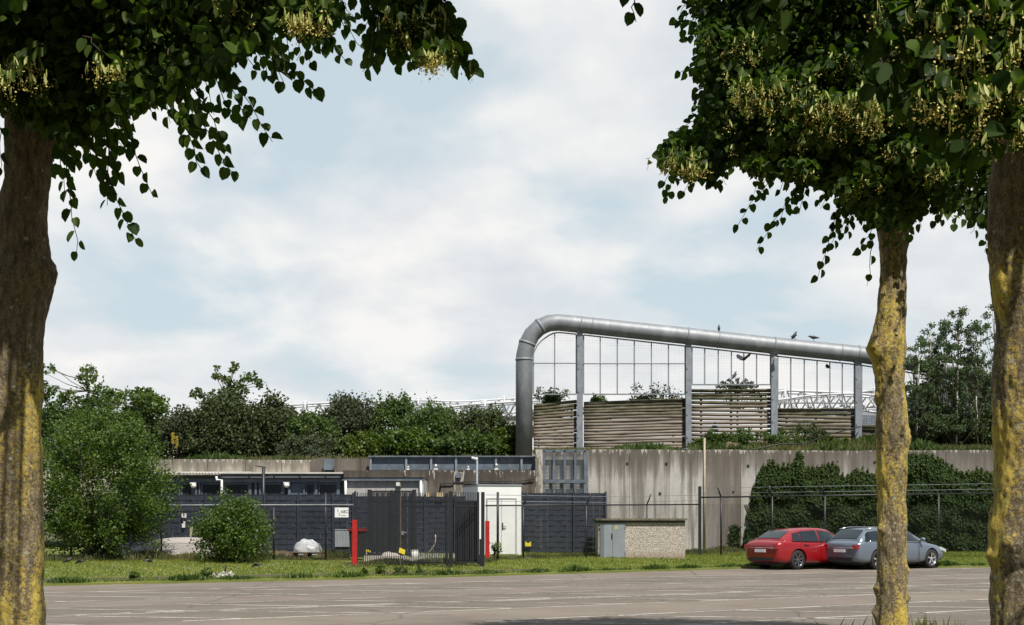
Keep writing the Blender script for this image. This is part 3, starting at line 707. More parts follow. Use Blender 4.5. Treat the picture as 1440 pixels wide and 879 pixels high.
# wall lights
for px, py, lb in ((272, 682, 'round white bulkhead lamp on the blue frame, leftmost above the slatted fence'), (403, 681.5, 'round white bulkhead lamp on the blue frame, right of the tall dark lamp mast')):
    t = thing('wall_lamp', lb, 'lamp', W(px, py, YF - .2), 'wall lamps on the low building')
    b = MB(); b.ball(W(px, py + 1, YF - .25), .12, 12, 8, (1, .8, .8)); part('diffuser', b, M['lamp'], t)
    b = MB(); b.box(wx(px, YF - .2) - .12, wx(px, YF - .2) + .12, YF - .28, YF - .1, wz(py - 1.5, YF - .2), wz(py - 3.5, YF - .2)); part('bracket', b, M['whiteplastic'], t)
t = thing('wall_camera', 'white security camera box on the grey wall under the brown fascia', 'camera', W(561, 681, YF - .2))
b = MB(); b.box(wx(558, YF), wx(563, YF), YF - .35, YF - .12, wz(684, YF + .4), wz(679, YF + .4)); part('housing', b, M['whiteplastic'], t)
b = MB(); b.box(wx(563.2, YF + .4), wx(565.5, YF + .4), YF - .2, YF - .03, wz(685, YF + .4), wz(680, YF + .4)); part('bracket', b, M['pallet'], t)
# dark lamp mast (T shaped) and light mast by the container
t = thing('lamp_mast', 'thin dark lamp mast with flat arm pointing left above the slatted fence', 'street lamp', (wx(370, 54), 54, .45))
b = MB(); b.tube([(wx(370.5, 54), 54, .45), W(370.5, 656, 54)], .06, 8); part('pole', b, M['dark_steel'], t)
b = MB(); b.add([W(358, 654.5, 54), W(372.5, 656.5, 54), W(372.5, 658.5, 54), W(358, 655.5, 54)] + [p + np.array([0, .25, 0]) for p in (W(358, 654.5, 54), W(372.5, 656.5, 54), W(372.5, 658.5, 54), W(358, 655.5, 54))], [(0, 1, 2, 3), (7, 6, 5, 4), (0, 4, 5, 1), (1, 5, 6, 2), (2, 6, 7, 3), (3, 7, 4, 0)]); part('lamp_head', b, M['dark_steel'], t)
t = thing('floodlight_mast', 'slim grey mast with white twin floodlight beside the white container', 'street lamp', (wx(670.5, 57.5), 57.5, .45))
b = MB(); b.tube([(wx(670.8, 57.5), 57.5, .45), W(670.8, 647, 57.5)], .045, 8); part('pole', b, M['galv2'], t)
b = MB(); b.bar(W(663, 643.5, 57.4), W(670, 645, 57.4), .16, .09); b.ball(W(670, 645.5, 57.3), .07, 8, 6); b.ball(W(664.5, 644, 57.3), .05, 8, 6); part('floodlight', b, M['whiteplastic'], t)

# ------------------------------------------------------------------ slatted fences (woven strip)
def slat_fence(label, pxa, pxb, Y, ytop, postpx, zb=.42, Yb=None):
    Yb = Yb or Y
    t = thing('slat_fence', label, 'fence', (wx((pxa + pxb) / 2, Y), Y, zb), 'dark privacy strip fences')
    b = MB(); x0, x1 = wx(pxa, Y), wx(pxb, Y); z1 = wz(ytop, Y); rows = 11; hh = (z1 - zb) / rows
    # woven strips: slightly bowed rows with a step at each row
    cols = int((x1 - x0) / .25)
    for r in range(rows):
        za = zb + r * hh + .006; zc = zb + (r + 1) * hh - .006
        for c in range(cols):
            xa = x0 + (x1 - x0) * c / cols; xc = x0 + (x1 - x0) * (c + 1) / cols; off = .018 if (r + c) % 2 else 0
            b.box(xa, xc - .004, Y - off - .006, Y - off + .004, za, zc)
    part('woven_strips', b, M['slat'], t)
    b = MB(); 
    for r in range(rows + 1): b.bar((x0, Y - .035, zb + r * hh), (x1, Y - .035, zb + r * hh), .008, .008)
    part('wire_rail', b, M['dark_steel'], t)
    for p in postpx:
        b = MB(); b.box(wx(p, Y) - .04, wx(p, Y) + .04, Y - .11, Y - .042, zb - .05, z1 + .06); part('post', b, M['slat'], t)
slat_fence('long dark blue woven privacy fence behind the pallet, from the big bush to the gate', 120, 498, 53, 695.5, [140, 190, 239, 290, 373, 420, 469, 497])
slat_fence('dark woven privacy fence panel seen behind the picket gate', 500, 655, 55, 698, [520, 560, 598, 640])
slat_fence('dark blue woven privacy fence with yellow clip, between container and stone hut', 733.5, 852.5, 57, 693.5, [734, 807, 851.5])
o = MB(); o.box(wx(738.5, 56.8), wx(747, 56.8), 56.82, 56.86, wz(768.3, 56.8), wz(763.5, 56.8)); o.box(wx(738.5, 56.8), wx(740.7, 56.8), 56.82, 56.86, wz(763.3, 56.8), wz(761.8, 56.8)); o.box(wx(744.8, 56.8), wx(747, 56.8), 56.82, 56.86, wz(763.3, 56.8), wz(761.8, 56.8))
solo('yellow_clip', o, M['yellow'], 'small yellow U-shaped holder fixed low on the dark fence right of the container', 'holder', W(743, 766, 56.8))
# ------------------------------------------------------------------ chain link fences
def chainlink(t, p, q, h, z_off=.05, step=.07):
    b = MB(); L = math.hypot(q[0] - p[0], q[1] - p[1]); ux, uy = (q[0] - p[0]) / L, (q[1] - p[1]) / L
    def at(s, z): return (p[0] + ux * s, p[1] + uy * s, p[2] + (q[2] - p[2]) * s / L + z_off + z)
    s = -h
    while s < L:
        for sg in (0, 1):
            a, c = (s, 0), (s + h, h)
            if a[0] < 0: a = (0, -s)
            if c[0] > L: c = (L, L - s)
            if c[1] > a[1] + .02:
                A = at(a[0], a[1] if sg == 0 else h - a[1]); Cc = at(c[0], c[1] if sg == 0 else h - c[1])
                b.add([np.array(A) + (0, 0, -.003), np.array(Cc) + (0, 0, -.003), np.array(Cc) + (0, .003, .003), np.array(A) + (0, .003, .003), np.array(Cc) + (0, -.003, .003), np.array(A) + (0, -.003, .003)], [(0, 1, 2, 3), (3, 2, 4, 5), (5, 4, 1, 0)])
        s += step
    return part('wire_mesh', b, M['darkwire'], t, recalc=False)
def post(t, P, h, r=.035, m='dark_steel', bent=0):
    b = MB(); pts = [(P[0], P[1], P[2] - .1), (P[0], P[1], P[2] + h)]
    b.tube(pts, r, 8)
    if bent: b.tube([(P[0], P[1], P[2] + h - .01), (P[0] + bent, P[1] - .1, P[2] + h + .42)], r * .8, 6)
    return part('post', b, M[m], t)
def rail(t, p, q, r=.028, m='dark_steel'):
    b = MB(); b.tube([p, q], r, 6); return part('top_rail', b, M[m], t)
# left fence, x 60..497
t = thing('chainlink_fence', 'chain link fence with galvanised top rail in front of the sand heap and pallet', 'fence', G(385, 785), 'chain link fences')
A = G(60, 786); B = G(497, 789); A[1] = G(227, 786)[1] + .3; A[2] = g(A[0], A[1])
hl = 1.75
def lp(px): 
    s = (px - 60) / 437; P = A + (B - A) * s; P = np.array([wx(px, P[1]), P[1], 0]); P[2] = g(P[0], P[1]); return P
for px in (100, 227, 385): post(t, lp(px), wz(711, lp(px)[1]) - lp(px)[2] - .0)
P = lp(458); post(t, P, wz(693, P[1]) - P[2], .035, 'dark_steel')
ra = lp(60); rb = lp(497); rail(t, (ra[0], ra[1] - .04, wz(711, ra[1])), (rb[0], rb[1] - .04, wz(710, rb[1])), .03, 'galv')
chainlink(t, lp(60), lp(497), wz(711, ra[1]) - .52, 0)
# right of gate: 683..983
t = thing('chainlink_fence', 'chain link fence with barbed wire running from the gate to the tall corner post', 'fence', G(700, 787), 'chain link fences')
P0 = G(683, 789); P1 = np.array([wx(984, 58), 58, float(g(wx(984, 58), 58))])
def rp(px):
    lo, hi = 0., 1.
    for _ in range(40):
        m_ = (lo + hi) / 2; P = P0 + (P1 - P0) * m_
        if P[0] / P[1] * F + CX < px: lo = m_
        else: hi = m_
    P = P0 + (P1 - P0) * lo; P[2] = g(P[0], P[1]); return P
h0 = wz(711, P0[1]) ; h1 = wz(709.5, 58)
post(t, rp(700), wz(692, rp(700)[1]) - rp(700)[2], .045)
for px in (736, 824.5, 909.5): P = rp(px); s = (P[0] - P0[0]) / (P1[0] - P0[0]); post(t, P, h0 + (h1 - h0) * s - P[2], .032, 'dark_steel', .16)
rail(t, (P0[0], P0[1], h0), (P1[0], P1[1], h1), .032, 'dark_steel')
chainlink(t, P0, P1, 2.0, 0)
b = MB()
for k in (.16, .38): b.tube([(P0[0], P0[1], h0 + k), tuple((P0 + P1) / 2 * np.array([1, 1, 0]) + np.array([0, 0, (h0 + h1) / 2 + k - .06])), (P1[0], P1[1], h1 + k)], .008, 4)
part('barbed_wire', b, M['galv2'], t)
# corner and right-hand fence
t = thing('chainlink_fence', 'chain link fence with tall black corner post behind the cars and before the ivy', 'fence', P1, 'chain link fences')
P2 = np.array([wx(1400, 57.0), 57.0, float(g(wx(1400, 57), 57))]); P3 = np.array([wx(1700, 56.5), 56.5, float(g(wx(1700, 56.5), 56.5))])
b = MB(); b.box(P1[0] - .06, P1[0] + .06, P1[1] - .06, P1[1] + .06, P1[2] - .05, wz(684, 58)); part('corner_post', b, M['dark_steel'], t)
for px in (1014, 1086, 1160, 1240, 1320, 1400):
    Yp = np.interp(px, [984, 1400], [58, 57]); P = np.array([wx(px, Yp), Yp, float(g(wx(px, Yp), Yp))]); yt = np.interp(px, [984, 1400], [699.5, 693.5])
    post(t, P, wz(yt, Yp) - P[2], .04, 'dark_steel', -.16 if px < 1200 else 0)
rail(t, (P1[0], 58, wz(699.5, 58)), (P2[0], 57, wz(693.5, 57)), .035)
chainlink(t, P1, P2, 2.1, 0)
b = MB()
for k in (.16, .38): b.tube([(P1[0], 58, wz(699.5, 58) + k), (P2[0], 57, wz(693.5, 57) + k)], .007, 4)
part('barbed_wire', b, M['galv2'], t)

# ------------------------------------------------------------------ picket gates
def gate_leaf(t, name, pa, pb, ytop, ybot, Ya, Yb, zr, nslat):
    b = MB(); A = np.array([wx(pa, Ya), Ya]); B = np.array([wx(pb, Yb), Yb]); zt = wz(ytop, (Ya + Yb) / 2); z0 = wz(ybot, (Ya + Yb) / 2)
    for k in range(nslat):
        s = (k + .5) / nslat; P = A + (B - A) * s; b.box(P[0] - .011, P[0] + .011, P[1] - .011, P[1] + .011, z0 + .06, zt)
    for z in zr: b.bar((A[0], A[1], z), (B[0], B[1], z), .045, .05)
    return part(name, b, M['dark_steel'], t)
Yg1, Yg2 = G(500, 796)[1], G(633, 797)[1]
gt = thing('picket_gate', 'black steel double picket gate standing between the red bollards', 'gate', (wx(567, Yg1), Yg1, .2))
zg = float(g(wx(567, Yg1), Yg1))
gate_leaf(gt, 'gate_leaf', 505, 562, 693, 794, Yg1, Yg1, (zg + .14, wz(704, Yg1)), 22)
gate_leaf(gt, 'gate_leaf', 565, 630, 693, 794, Yg1, Yg1 - .3, (zg + .14, wz(704.5, Yg1), wz(711.5, Yg1)), 26)
b = MB(); b.box(wx(498, Yg1), wx(500.5, Yg1), Yg1 - .05, Yg1 + .05, zg - .1, wz(691, Yg1)); part('gate_post', b, M['dark_steel'], gt); b = MB(); b.box(wx(502, Yg1), wx(503.5, Yg1), Yg1 - .03, Yg1 + .03, zg - .1, wz(692, Yg1)); part('gate_post', b, M['dark_steel'], gt)
b = MB(); b.box(wx(562.6, Yg1), wx(564.2, Yg1), Yg1 - .045, Yg1 + .03, zg + .05, wz(692.5, Yg1)); part('meeting_stile', b, M['stem'], gt)
b = MB(); b.box(wx(565, Yg1), wx(568, Yg1), Yg1 - .1, Yg1 + .0, wz(752, Yg1), wz(747, Yg1)); b.bar(W(566, 748.5, Yg1 - .1), W(572, 749, Yg1 - .12), .02, .03); part('handle', b, M['galv'], gt)
b = MB(); p = [W(560.5, 777, Yg1 - .08), W(569, 780, Yg1 - .08), W(570, 773.5, Yg1 - .08), W(562, 770, Yg1 - .08)]; b.add(p + [q + np.array([0, .02, 0]) for q in p], [(0, 1, 2, 3), (7, 6, 5, 4), (0, 4, 5, 1), (1, 5, 6, 2), (2, 6, 7, 3), (3, 7, 4, 0)]); 
solo('yellow_tag', b, M['yellow'], 'yellow tag hanging crookedly low on the picket gate lock', 'tag', W(565, 775, Yg1 - .08))
Yh = Yg1 - .3
b = MB(); b.box(wx(631, Yh), wx(636.8, Yh), Yh - .08, Yh + .06, zg - .1, wz(691, Yh)); b.box(wx(627, Yh), wx(630, Yh), Yh - .04, Yh + .04, zg, wz(694, Yh)); b.box(wx(627.3, Yh), wx(630, Yh), Yh - .06, Yh - .042, zg + .1, wz(758, Yh)); part('gate_post', b, M['dark_steel'], gt)
sg = thing('picket_fence', 'black picket side panel with solid dark sheet, right of the double gate', 'fence', (wx(658, Yh), Yh, zg))
gate_leaf(sg, 'picket_leaf', 639, 672, 692, 790, Yh + .1, Yh + .8, (zg + .14, wz(704.5, Yh), wz(711.5, Yh)), 14)
b = MB(); b.box(wx(676.5, Yh + .8), wx(681.5, Yh + .8), Yh + .72, Yh + .88, zg - .1, wz(692, Yh + .8)); b.box(wx(671, Yh + .8), wx(674, Yh + .8), Yh + .76, Yh + .84, zg - .1, wz(692, Yh + .8)); b.box(wx(674.3, Yh + .8), wx(677, Yh + .8), Yh + .73, Yh + .87, zg, wz(758, Yh + .8)); part('gate_post', b, M['dark_steel'], sg)
b = MB(); b.box(wx(640, Yh + .8), wx(671, Yh + .8), Yh + 1.0, Yh + 1.03, zg + .1, wz(705, Yh + .8)); part('sheet', b, M['dark_steel'], sg)
# second gate frame further back
fg = thing('rear_gate', 'dark gate frame with flat top bar standing just behind the picket gate', 'gate', (wx(551, 52), 52, .4))
b = MB()
for px, w in ((519.5, 5), (582.5, 5)): b.box(wx(px - w / 2, 52), wx(px + w / 2, 52), 51.93, 52.07, .35, wz(688.5, 52))
part('gate_post', b, M['dark_steel'], fg)
b = MB(); b.box(wx(522.2, 52), wx(579.8, 52), 51.96, 52.04, wz(692, 52), wz(690, 52)); b.box(wx(522.2, 52), wx(579.8, 52), 51.97, 52.03, .42, .5)
for k in range(30): x = wx(523 + k * 56.5 / 29, 52); b.box(x - .018, x + .018, 51.98, 52.02, .5, wz(692.1, 52))
part('picket_panel', b, M['dark_steel'], fg)
b = MB(); b.box(wx(549, 52), wx(553, 52), 51.9, 51.975, .4, wz(689.5, 52)); part('stile', b, M['dark_steel'], fg)
# small signs topping fence
for px, lb in ((602, 'small yellowed plate above the slatted panel, left of its twin'), (618.5, 'small yellowed plate above the picket gate, right of its twin')):
    Ys_ = 54.8; b = MB(); b.box(wx(px - 4.8 if px > 610 else px - 2.6, Ys_), wx(px + 4.8 if px > 610 else px + 2.6, Ys_), Ys_, Ys_ + .03, wz(698.5, Ys_), wz(692.8, Ys_))
    solo('warning_plate', b, nm('yellowed plate %d' % px, (.62, .52, .32), (.40, .30, .16), 9, .6), lb, 'sign', W(px, 698, Ys_))

# bollards
for px, yb, yt, w, lb in ((500.5, 796, 731, 6.8, 'tall red steel bollard left of the picket gate'), (685.5, 788.5, 732.5, 6, 'red steel bollard right of the gate, in front of the white container door')):
    P = G(px, yb); b = MB(); hw = w / 2 / F * P[1]; h = wz(yt, P[1])
    b.prism([(-hw, -hw * .9), (-hw * .9, -hw), (hw * .9, -hw), (hw, -hw * .9), (hw, hw), (-hw, hw)], 'z', P[2] - .1, h)
    b.v = [(x + P[0], y + P[1] - .35, z) for x, y, z in b.v]
    o = solo('red_bollard', b, M['red'], lb, 'bollard', (P[0], P[1] - .35, P[2]), 'red bollards by the gate')
# ABC sign
Ys_ = lp(480)[1] - .1
sg = thing('abc_sign', 'white rectangular sign with the letters ABC hanging on the fence', 'sign', W(480.5, 728, Ys_))
b = MB(); b.box(wx(470.8, Ys_), wx(490, Ys_), Ys_, Ys_ + .02, wz(727.6, Ys_), wz(713.8, Ys_)); part('board', b, M['white'], sg)
def text(s, px, py, hpx, Y, m, parent, name='lettering', xs=1.):
    cu = bpy.data.curves.new(name, 'FONT'); cu.body = s; cu.size = hpx / F * Y / .70; cu.extrude = .002; cu.space_character = 1.05
    to = bpy.data.objects.new(name, cu); C.objects.link(to); bpy.context.view_layer.update()
    me = bpy.data.meshes.new_from_object(to.evaluated_get(bpy.context.evaluated_depsgraph_get())); bpy.data.objects.remove(to)
    me.name = name; me.materials.clear(); o = link(name, me, m, parent); p = W(px, py, Y) - np.array(wloc(parent)); o.location = tuple(p); o.rotation_euler = (R(90), 0, 0); o.scale = (xs, 1, 1); return o
text('ABC', 478.9, 721.6, 4.4, Ys_ - .004, M['ink'], sg, xs=.86)
b = MB(); b.box(wx(474.7, Ys_), wx(475.7, Ys_), Ys_ - .004, Ys_ - .001, wz(720.5, Ys_), wz(716, Ys_)); b.box(wx(476.8, Ys_), wx(477.8, Ys_), Ys_ - .004, Ys_ - .001, wz(725.5, Ys_), wz(721.5, Ys_)); part('logo_bar', b, M['blue'], sg)
b = MB()
for k in range(6): b.box(wx(479.5 + k * 1.25, Ys_), wx(480.4 + k * 1.25, Ys_), Ys_ - .004, Ys_ - .001, wz(725.4, Ys_), wz(724.6, Ys_))
part('small_line', b, M['ink'], sg)
# pallet and wrapped bag
P = G(432, 781); Yp = 50.0; X0, X1 = wx(410, Yp), wx(455, Yp); zp = float(g(wx(432, Yp), Yp)) + .09
t = thing('wooden_pallet', 'weathered wooden pallet carrying a white wrapped sack near the fence', 'pallet', (wx(432, Yp), Yp, zp))
b = MB()
for k in range(7): y = Yp - .55 + k * .17; b.box(X0, X1, y, y + .11, zp + .145, zp + .17)
part('deck_boards', b, M['pallet'], t)
for i in range(3):
    b = MB()
    for j in range(3):
        x = X0 + (X1 - X0 - .14) * i / 2; y = Yp - .55 + j * .53; b.box(x, x + .14, y, y + .11, zp + .025, zp + .143)
    x = X0 + (X1 - X0 - .14) * i / 2; b.box(x, x + .14, Yp - .56, Yp + .63, zp, zp + .023); part('block_row', b, M['pallet'], t)
b = MB(); nu, nv = 36, 14; v = []; f = []
xw0, xw1 = wx(411, Yp), wx(453.5, Yp)
for j in range(nv + 1):
    s = j / nv
    for i in range(nu):
        a = 2 * math.pi * i / nu; sx = math.copysign(abs(math.cos(a)) ** .8, math.cos(a)); sy = math.copysign(abs(math.sin(a)) ** .8, math.sin(a))
        r = max(0, 1 - s ** 2.4) ** .5 * .99 + .01
        wob = 1 + .06 * mn.noise(Vector((sx * 2, sy * 2, s * 3)))
        z = zp + .172 + .42 * s + .16 * s * mn.noise(Vector((sx * 2.2 * r, sy * 3 * r, 9 + s)))
        v.append(((xw0 + xw1) / 2 + sx * r * wob * (xw1 - xw0) / 2 * .93, Yp + .04 + sy * r * wob * .5, z))
for j in range(nv):
    for i in range(nu): f.append((j * nu + i, j * nu + (i + 1) % nu, (j + 1) * nu + (i + 1) % nu, (j + 1) * nu + i))
b.add(v, f, True); solo('wrapped_sack', b, M['wrap'], 'white plastic wrapped sack heaped on the wooden pallet', 'sack', (wx(432, Yp), Yp, zp + .17))
b = MB(); b.box(wx(380, 52.2), wx(412, 52.2), 52, 52.4, zp - .02, zp + .12); b.box(wx(378, 52.2), wx(402, 52.2), 52.05, 52.35, zp + .125, zp + .16); solo('timber_stack', b, M['pallet'], 'low stack of brown timbers left of the pallet', 'timber', (wx(394, 52.2), 52.2, zp))
# crate, bin
Yc = 51.0; zc = float(g(wx(480, Yc), Yc)) + .04
t = thing('plastic_crate', 'light grey box container on dark trolley behind the ABC sign fence', 'crate', (wx(481, Yc), Yc, zc))
b = MB(); b.box(wx(471, Yc), wx(491, Yc), Yc, Yc + .7, wz(769, Yc), wz(745.5, Yc)); b.box(wx(470.5, Yc), wx(491.5, Yc), Yc - .02, Yc + .72, wz(745.4, Yc), wz(744.4, Yc))
for k in range(1, 5): x = wx(471 + k * 4, Yc); b.box(x - .012, x + .012, Yc - .018, Yc - .002, wz(769, Yc), wz(745.8, Yc))
part('box', b, M['greycrate'], t)
b = MB(); b.box(wx(471, Yc), wx(491, Yc), Yc + .05, Yc + .65, zc + .12, wz(769.4, Yc)); part('trolley', b, M['slat'], t)
for dx in (473.5, 488):
    for dy in (.12, .58): b = MB(); b.tube([(wx(dx, Yc) - .03, Yc + dy, zc + .06), (wx(dx, Yc) + .03, Yc + dy, zc + .06)], .06, 10); part('wheel', b, M['tyre'], t)
Yc = 49.5; zc = float(g(wx(502, Yc), Yc)) + .04
t = thing('wheelie_bin', 'black wheelie bin with bright red lid partly behind the red bollard', 'bin', (wx(502, Yc), Yc, zc))
b = MB(); b.prism([(wx(493, Yc), zc + .08), (wx(512, Yc), zc + .08), (wx(513.5, Yc), wz(747, Yc)), (wx(490.5, Yc), wz(747, Yc))], 'y', Yc, Yc + .6); part('body', b, M['black'], t)
b = MB(); b.box(wx(488.5, Yc), wx(515, Yc), Yc - .06, Yc + .66, wz(746.8, Yc), wz(744.5, Yc)); b.box(wx(490.5, Yc), wx(513, Yc), Yc - .02, Yc + .6, wz(744.4, Yc), wz(743.6, Yc)); part('lid', b, nm('dull red plastic', (.26, .012, .014), (.2, .01, .012), 5, .5), t)
for dx in (495, 510): b = MB(); b.tube([(wx(dx, Yc) - .03, Yc + .5, zc + .1), (wx(dx, Yc) + .03, Yc + .5, zc + .1)], .1, 12); part('wheel', b, M['tyre'], t)
# bucket, stones, hose
Yb_ = 49.0; zc = float(g(wx(583, Yb_), Yb_)) + .02
t = thing('plastic_bucket', 'small white plastic bucket on the ground behind the picket gate', 'bucket', (wx(583, Yb_), Yb_, zc))
b = MB(); b.tube([(wx(583, Yb_), Yb_, zc + .02), (wx(583, Yb_), Yb_, wz(774.5, Yb_))], [.115, .13], 14); part('body', b, M['whiteplastic'], t)
b = MB(); b.tube([(wx(583, Yb_), Yb_, wz(774.4, Yb_)), (wx(583, Yb_), Yb_, wz(773.5, Yb_))], .14, 14); part('lid', b, M['white'], t)
b = MB(); b.tube([W(612, 752, 50), W(613, 757, 50), W(611, 766, 50), W(606, 774, 50), W(600, 779, 50)], .025, 6); solo('hose', b, M['beige'], 'pale curved hose hanging behind the right gate leaf', 'hose', W(606, 779, 50))
random.seed(3)
for px, s, lb in ((549, .28, 'large pale stone block behind the left gate leaf'), (571, .17, 'pale stone just left of the white bucket'), (592, .14, 'small flat pale stone right of the white bucket'), (535, .14, 'small pale stone left of the large stone block')):
    Yq = 49.2 + random.random() * .6; P = (wx(px, Yq), Yq, float(g(wx(px, Yq), Yq))); bm = MB(); bm.ball((P[0], P[1], P[2] + s * .4), s, 8, 6, (1.3, .9, .7)); bm.v = [(x + random.uniform(-.2, .2) * s, y, z + random.uniform(-.15, .15) * s) for x, y, z in bm.v]
    bm.s = [False] * len(bm.s); solo('stone_block', bm, M['sand'], lb, 'stone', P, 'stones behind the gate')
b = MB(); b.box(wx(512, 48.4), wx(572, 48.4), 48.3, 48.6, .3, .50); b.box(wx(573, 48.4), wx(622, 48.4), 48.35, 48.6, .3, .43); solo('low_kerb_wall', b, M['sand'], 'low pale concrete edging on the ground behind the picket gate', 'edging', (wx(560, 48.4), 48.4, .3))
b = MB(); b.bar(W(515, 774, 49), W(521, 776, 49), .05, .06); b.bar(W(516, 776, 48.95), W(519, 774, 48.95), .04, .05); solo('plastic_scrap', b, M['yellow'], 'little yellow scrap on the ground behind the left gate leaf', 'scrap', W(518, 777, 49))
# sand heap
b = MB(); v = []; f = []; Ym = 50.5; nx, ny = 50, 14
for i in range(nx + 1):
    for j in range(ny + 1):
        px = 175 + (350 - 175) * i / nx; u = abs(px - 255) / 88; prof = max(0, 1 - u ** 2.6); vv = j / ny; sh = math.sin(min(1, vv * 1.6) * math.pi / 2) if vv < .7 else math.cos((vv - .7) / .3 * math.pi / 2)
        X = wx(px, Ym); Yv = Ym - 1.6 + 3.4 * vv; z = .38 + prof * sh * (wz(756, Ym) - .38) + .03 * mn.noise(Vector((X * 2, Yv * 2, 0))) * prof
        v.append((X, Yv, z))
for i in range(nx):
    for j in range(ny): f.append((i * (ny + 1) + j, (i + 1) * (ny + 1) + j, (i + 1) * (ny + 1) + j + 1, i * (ny + 1) + j + 1))
b.add(v, f, True); solo('sand_heap', b, M['sand'], 'rounded pale sand heap behind the chain link fence between the two bushes', 'sand heap', (wx(255, Ym), Ym, .4))
b = MB(); b.tube([W(268.5, 760, 52.3), W(268, 753, 52.3), W(269.5, 741, 52.3)], .05, 7); solo('wooden_stake', b, M['beige'], 'short pale wooden stake standing behind the sand heap', 'stake', W(268.5, 760, 52.3))
for q_, lb in ((((255, 257, 722, 727.8), (257.1, 258.9, 726.5, 727.8), (259, 261.5, 722, 728)), 'upper white U-shaped label on the dark fence left of the small shrub'), (((255.5, 259.9, 736, 742), (257.5, 260, 733, 735.9)), 'lower white label on the dark fence left of the small shrub')):
    b = MB()
    for a, c, d_, e in q_: b.box(wx(a, 52.8), wx(c, 52.8), 52.85, 52.88, wz(e, 52.8), wz(d_, 52.8))
    solo('fence_label', b, M['whiteplastic'], lb, 'label', W(258, q_[0][3], 52.8))

# ------------------------------------------------------------------ container
Yk = 54.6; zk = float(g(wx(700, Yk), Yk)) - .0
ct = thing('white_container', 'white site container with a single flush door and grey side', 'container', (wx(672, Yk), Yk, zk)); ang = R(15)
ct.rotation_euler = (0, 0, ang)
wc = (wx(733, Yk + .45) - wx(672, Yk)) / math.cos(ang); hc = wz(683, Yk) - zk; dc = 2.6
b = MB(); b.box(0, wc, 0, dc, 0, hc); part('body', b, M['white'], ct, local=True)
b = MB(); b.box(-.03, wc + .03, -.03, dc, hc + .002, hc + .06); part('roof', b, M['doorgrey'], ct, local=True)
dx0, dx1 = wc * .22, wc * .86; dh = wz(702, Yk) - zk
dr = MB(); dr.box(dx0, dx1, -.03, -.003, .05, dh); d_ = part('door', dr, M['white'], ct, local=True)
b = MB(); b.box(dx0 - .05, dx0 - .006, -.045, -.002, .03, dh + .05); b.box(dx1 + .006, dx1 + .05, -.045, -.002, .03, dh + .05); b.box(dx0 - .006, dx1 + .006, -.045, -.002, dh + .006, dh + .05); part('door_frame', b, M['lightgrey'], ct, local=True)
hx = wc * .55; 
b = MB(); b.box(hx + .0, hx + .045, -.05, -.031, .98, 1.26); b.bar((hx + .02, -.08, 1.1), (hx + .16, -.08, 1.1), .02, .025); b.bar((hx + .022, -.03, 1.1), (hx + .022, -.08, 1.1), .02, .02); b.box(hx - .025, hx - .015, -.034, -.0305, .06, dh - .01)
o = part('handle', b, M['black'], d_, local=True)
# ------------------------------------------------------------------ transformer hut
Q = G(880, 785); Yt = Q[1]; zt0 = Q[2]
ht = thing('transformer_hut', 'small washed gravel concrete hut with grey double metal door', 'hut', (wx(880, Yt), Yt, zt0))
xa, xb, xd = wx(841, Yt), wx(963.5, Yt), wx(879, Yt); zr = wz(735, Yt)
b = MB(); b.box(xa, xb, Yt, Yt + 1.9, zt0 - .1, zr); part('wall', b, M['gravelcon'], ht)
b = MB(); b.box(xa - .10, wx(966, Yt), Yt - .14, Yt + 2.05, zr + .09, wz(729, Yt)); part('roof_slab', b, M['roofslab'], ht)
b = MB(); b.box(xa - .02, xb, Yt - .05, Yt + 1.95, zr + .002, zr + .088); part('roof_shadow_strip', b, M['ink'], ht)  # black strip standing in for the shade under the roof slab
xm = (wx(844, Yt) + xd) / 2
for x0, x1 in ((wx(844, Yt), xm - .006), (xm + .006, xd)):
    b = MB(); b.box(x0, x1, Yt - .04, Yt - .003, zt0 + .0, zr - .02); dd = part('door', b, M['doorgrey'], ht)
    if x0 < xm - .3:
        b = MB(); b.box(xm - .05, xm - .015, Yt - .07, Yt - .043, wz(757.5, Yt), wz(750.5, Yt)); part('handle', b, M['black'], dd)
    else:
        b = MB(); xx = (x0 + x1) / 2 - .1; b.prism([(xx - .06, wz(743.5, Yt)), (xx + .06, wz(743.5, Yt)), (xx, wz(738.5, Yt))], 'y', Yt - .046, Yt - .042); part('warning_triangle', b, M['yellow'], dd)
        b = MB(); b.prism([(xx - .012, wz(743, Yt)), (xx + .015, wz(741.5, Yt)), (xx + .002, wz(741.2, Yt)), (xx + .012, wz(739.6, Yt)), (xx - .015, wz(741.4, Yt)), (xx, wz(741.7, Yt))], 'y', Yt - .05, Yt - .0465); part('warning_bolt', b, M['ink'], dd)
    for zz2 in (zt0 + .15, zr - .22):
        b = MB(); xh = x0 - .02 if x0 < xm - .3 else x1 + .0; b.box(xh - .02, xh + .035, Yt - .06, Yt - .042, zz2, zz2 + .09); part('hinge', b, M['galv'], dd)
b = MB(); P = G(730, 786); b.box(P[0] - .45, P[0] + .45, P[1] - .3, P[1] + .3, P[2], P[2] + .05); solo('manhole_cover', b, M['paving'], 'flat grey concrete cover lying in the grass right of the red bollard', 'cover', P)

